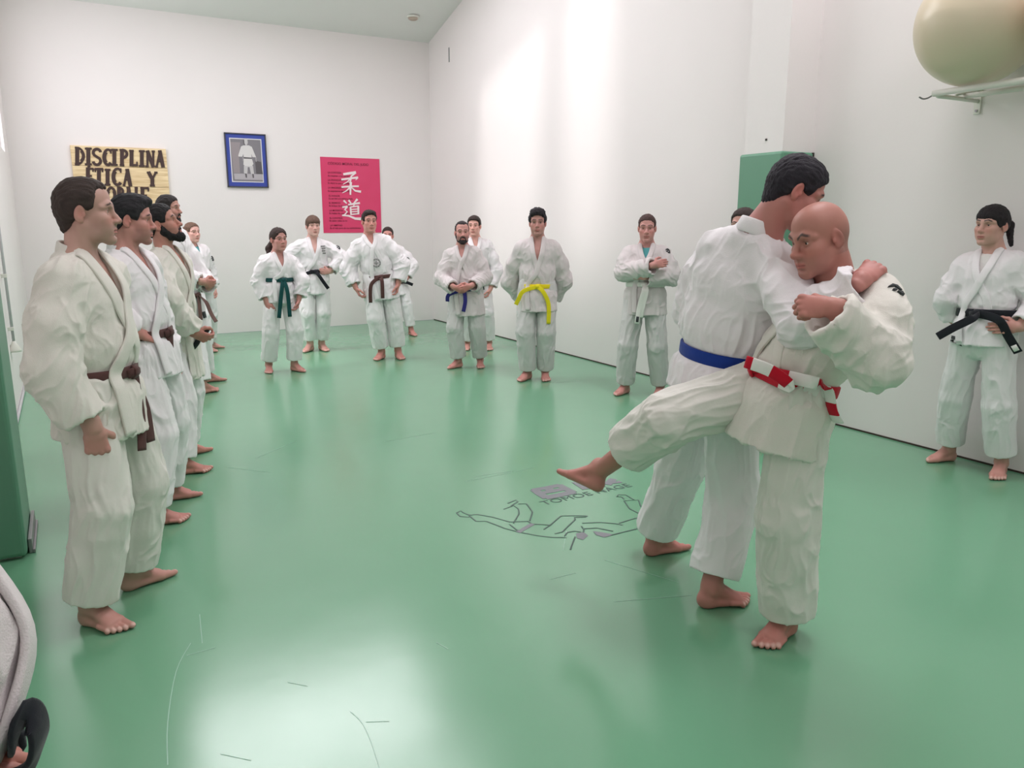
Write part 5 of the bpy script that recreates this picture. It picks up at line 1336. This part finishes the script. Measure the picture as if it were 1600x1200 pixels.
person(dict(debug='M', res=.0065, seed=13, label='girl with arms crossed, white belt and teal shirt under her white judo suit', face=92, headface=92, h=1.67, head=(1011, 356, 0), pitch=4,
  foot_r=((982, 613), (955, 620)), foot_l=((1032, 614), (1026, 626)), skin=(204, 148, 142), hair=(78, 58, 56), thick=.006, girth=1.02, jaw=.98, tee='teal', eyes=.6, locks=[((0, -.10, .03), (0, -.125, .02), .035, .035)],
  arm_r=dict(elbow=(976, 424, .05), wrist=(1022, 414, .26), tip=(1042, 410, .2), palm=(-.3, -1, 0), curl=.2, cuff=.95), arm_l=dict(elbow=(1048, 430, .05), wrist=(1004, 432, .19), tip=(984, 428, .13), palm=(.3, -1, 0), curl=.2, cuff=.88),
  jackmat='gi_grey', pantmat='gi_pants_grey', belt='white', belt_at=(1010, 444, .1), vee=.2, skirt=.28, hem=.95, sleeve=1.05, tails=([(1006, 455, .2), (999, 480, .2), (995, 506, .2)], [(1010, 455, .2), (1004, 480, .2), (1001, 496, .19)]), belt_label='patch_dark', marks=[('sleeve_mark', 'j', (1043, 393), .04, .05, 'patch_dark', 'hook')]))
nr = floor_pt(1163, 696)
person(dict(debug='N', res=.0075, seed=14, label='person hidden behind the blue-belted man, only dark hair showing', face=100, headface=110, h=1.72, head=(1162, 354, 0),
  foot_r=((1152, 694), (1146, 704)), foot_l=((1178, 694), (1180, 704)), skin=(206, 156, 146), hair=(58, 46, 44), thick=.010, belt='brown', vee=.2, hem=.93))
person(dict(debug='O', res=.0048, seed=15, label='dark-haired man with blue belt seen from behind, gripping the bald man', face=-58, hipface=-35, headface=-12, pitch=28, h=1.80, head=(1241, 299, .24), neck=(1183, 368, .2), pelvis=(1113, 592, .08),
  foot_r=((1090, 949), (1170, 941)), foot_l=((1007, 869), (1058, 858)), skin=(186, 126, 118), hair=(40, 36, 44), thick=.011, grey=.15, line=([-.16, -.085, -.04, -.012, .012, .035, .05, .075, .1], [-.105, -.1, -.06, .012, .0, -.008, .035, .066, .075]), hs=1.02, neckr=.06,
  sh_r=(1203, 418, .28), sh_l=(1112, 402, .04), knee_r=(1146, 780, .12),
  arm_r=dict(sleeve=1.02, elbow=(1258, 496, .50), wrist=(1346, 438, .57), tip=(1382, 402, .47), palm=(0, .5, -.8), curl=.7, cuff=.93), arm_l=dict(elbow=(1092, 472, -.02), wrist=(1150, 480, -.2), tip=(1190, 470, -.2), curl=.6),
  sleeve=1.15, sag=.02, jw=1.12, jblouse=1.15, belt='blue', belt_at=(1118, 545, .08), beltw=.05, vee=.16, skirt=.17, flare=1.05, hem_r=.86, hem_l=.9, tw=1.12, knot=0, jfold=1.25, tails=('auto', 'auto'), lapw=.055, hipup=1.5))
person(dict(debug='P', res=.0048, seed=16, label='bald man with red and white belt swinging his bare right leg forward', face=150, hipface=138, headface=143, pitch=14, roll=-4, h=1.74, head=(1281, 372, -.02), neck=(1320, 441, -.1), veew=.075, pelvis=(1228, 612, -.04), bald=True,
  root=(1220, 997), foot_l=((1238, 983), (1190, 1016)), foot_r=((1238, 983), (1190, 1016)), foot3_r=((937, 771, -.16), (874, 741, -.28), ((937, 771, -.16), (957, 730, -.19))), knee_r=(1045, 655, .0), air=1,
  skin=(180, 124, 112), hair=(70, 62, 60), stubble=.12, shadow=.3, frown=1, brow=.0048, eyes=.85, nose=1.1, hs=1.02, neckr=.066, gaze=(.1, 1, -.02),
  sh_l=(1378, 464, .04), sh_r=(1262, 440, -.22), arm_l=dict(elbow=(1370, 548, .24), wrist=(1298, 480, .30), tip=(1236, 478, .30), palm=(.9, .1, -.5), curl=.95, cuff=.95), arm_r=dict(elbow=(1238, 500, -.22), wrist=(1222, 430, -.28), tip=(1205, 400, -.28), curl=.7),
  sleeve=1.15, sag=.03, jackmat='gi_cream', pantmat='gi_pants_cream', belt='red', belt2='white', belt_at=(1225, 586, .0), beltw=.045, vee=.26, skirt=.25, tw=1.2, hem_l=.96, hem_r=.54, knot=-20, jw=1.02,
  tails=([(1262, 596, .16), (1292, 606, .12), (1300, 640, .1), (1310, 660, .08)], [(1235, 604, .17), (1205, 580, .16), (1165, 565, .12)]), collar=1.6, collr=.082, hipup=.8, marks=[('sleeve_mark', 'j', (1398, 456), .05, .05, 'patch_dark', 'hook')]))
person(dict(debug='Q', res=.0055, seed=17, label='girl with black belt and ponytail, hand on hip, beside the right wall', face=112, headface=124, h=1.67, head=(1550, 352, .07), tor=.07,
  foot_r=((1492, 719), (1440, 722)), foot_l=((1564, 738), (1553, 758)), skin=(204, 158, 146), hair=(38, 32, 36), thick=.010, girth=.96, sw=.165, jaw=.94, neckr=.048, eyes=.9, tee='tee', ears=0,
  line=([-.16, -.085, -.04, -.012, .012, .035, .05, .075, .1], [-.06, -.05, -.035, -.01, -.02, -.01, .02, .032, .035]), locks=[((0, -.1, .03), (-.02, -.135, -.0), .03, .028), ((-.02, -.135, 0), (-.05, -.13, -.12), .026, .012), ((.07, .03, -.01), (.076, .03, -.06), .006, .003)], long=1,
  arm_r=dict(elbow=(1482, 466, .03), wrist=(1490, 500, -.04), tip=(1515, 512, -.06), palm=(-1, 0, 0), curl=.4, cuff=.8), arm_l=dict(elbow=(1626, 474, .14), wrist=(1592, 511, .25), tip=(1552, 513, .27), palm=(.6, -.8, 0), curl=.15, cuff=.84),
  jackmat='gi', belt='black', belt_at=(1536, 489, .1), beltw=.05, vee=.24, skirt=.2, hem=.85, tw=1.05, tails=([(1520, 497, .28), (1490, 512, .29), (1465, 526, .28)], [(1560, 500, .28), (1575, 525, .27), (1591, 551, .25)]), belt_label='tee', belt_label_on=1,
  marks=[('hem_label', 'j', (1492, 533), .05, .06, 'patch_dark', 'tab')]))
person(dict(debug='R', res=.006, seed=18, label='person cut off at the lower left corner with gaping lapel and black belt', face=10, h=1.75, head=(-420, 290, 0), root=(-.272, 1.04, 0), arm_r=dict(elbow=(-220, 960, .2), wrist=(-236, 1270, .08), tip=(16, 1176, .08), palm=(0, -.5, -.8), curl=.15, cuff=.8),
  foot_r=((-.33, .93, 0), (-.11, .88, 0)), foot_l=((-.33, 1.16, 0), (-.11, 1.2, 0)), skin=(190, 134, 120), hair=DK, jackmat='gi_grey', belt='black', waist=.0, vee=.35, jblouse=1.35, lapw=.06, sw=.16, tails=([(24, 1150, .12), (38, 1122, .13), (56, 1126, .13), (61, 1156, .13), (46, 1192, .12), (14, 1225, .12)], 'auto')))

# ------------------------------------------------------------------ daylight
w = bpy.data.worlds.new('sky'); SC.world = w; w.use_nodes = True
bg = w.node_tree.nodes['Background']; bg.inputs['Color'].default_value = (.86, .93, 1, 1); bg.inputs['Strength'].default_value = 1.0
def area(name, loc, rot, sx, sy, power, col=(1, 1, 1)):
    l = bpy.data.lights.new(name, 'AREA'); l.shape = 'RECTANGLE'; l.size = sx; l.size_y = sy; l.energy = power; l.color = col
    o = bpy.data.objects.new(name, l); COL.objects.link(o); o.location = loc; o.rotation_euler = rot; return o
a_ = math.atan(SLOPE)
for n, (x0, x1, y0, y1) in enumerate(SKY, 1):
    s_ = 1 if y0 > RIDGE else -1; ym = (y0 + y1) / 2
    area('skylight_and_fill_%d' % n, ((x0 + x1) / 2, ym, ceil_z(ym) - .005), (-a_ * s_, 0, 0), x1 - x0 - .02, (y1 - y0) / math.cos(a_) - .02, POW_BACK * SKY_POWER[n - 1] * (x1 - x0) * (y1 - y0), (1, .962, .99))  # last two lamps are added fill, set in the invented skylights
area('window_daylight', (XL - .03, (LW[0] + LW[1]) / 2, (LW[2] + LW[3]) / 2), (0, math.radians(-90), 0), LW[3] - LW[2] - .04, LW[1] - LW[0] - .04, POW_LEFT * (LW[3] - LW[2]) * (LW[1] - LW[0]), (1, .962, .99))
sl_ = bpy.data.lights.new('sun', 'SUN'); sl_.energy = SUN; sl_.angle = math.radians(9); sl_.color = (1, .97, .95)
so = bpy.data.objects.new('sun', sl_); COL.objects.link(so); d = Vector((1, .02, -1.02)); so.rotation_euler = d.to_track_quat('-Z', 'Y').to_euler()
SC.view_settings.exposure = EXPO
SC.cycles.max_bounces = 8; SC.cycles.diffuse_bounces = 5; SC.cycles.glossy_bounces = 3; SC.cycles.transparent_max_bounces = 8
SC.cycles.sample_clamp_indirect = 8; SC.cycles.caustics_reflective = False; SC.cycles.caustics_refractive = False
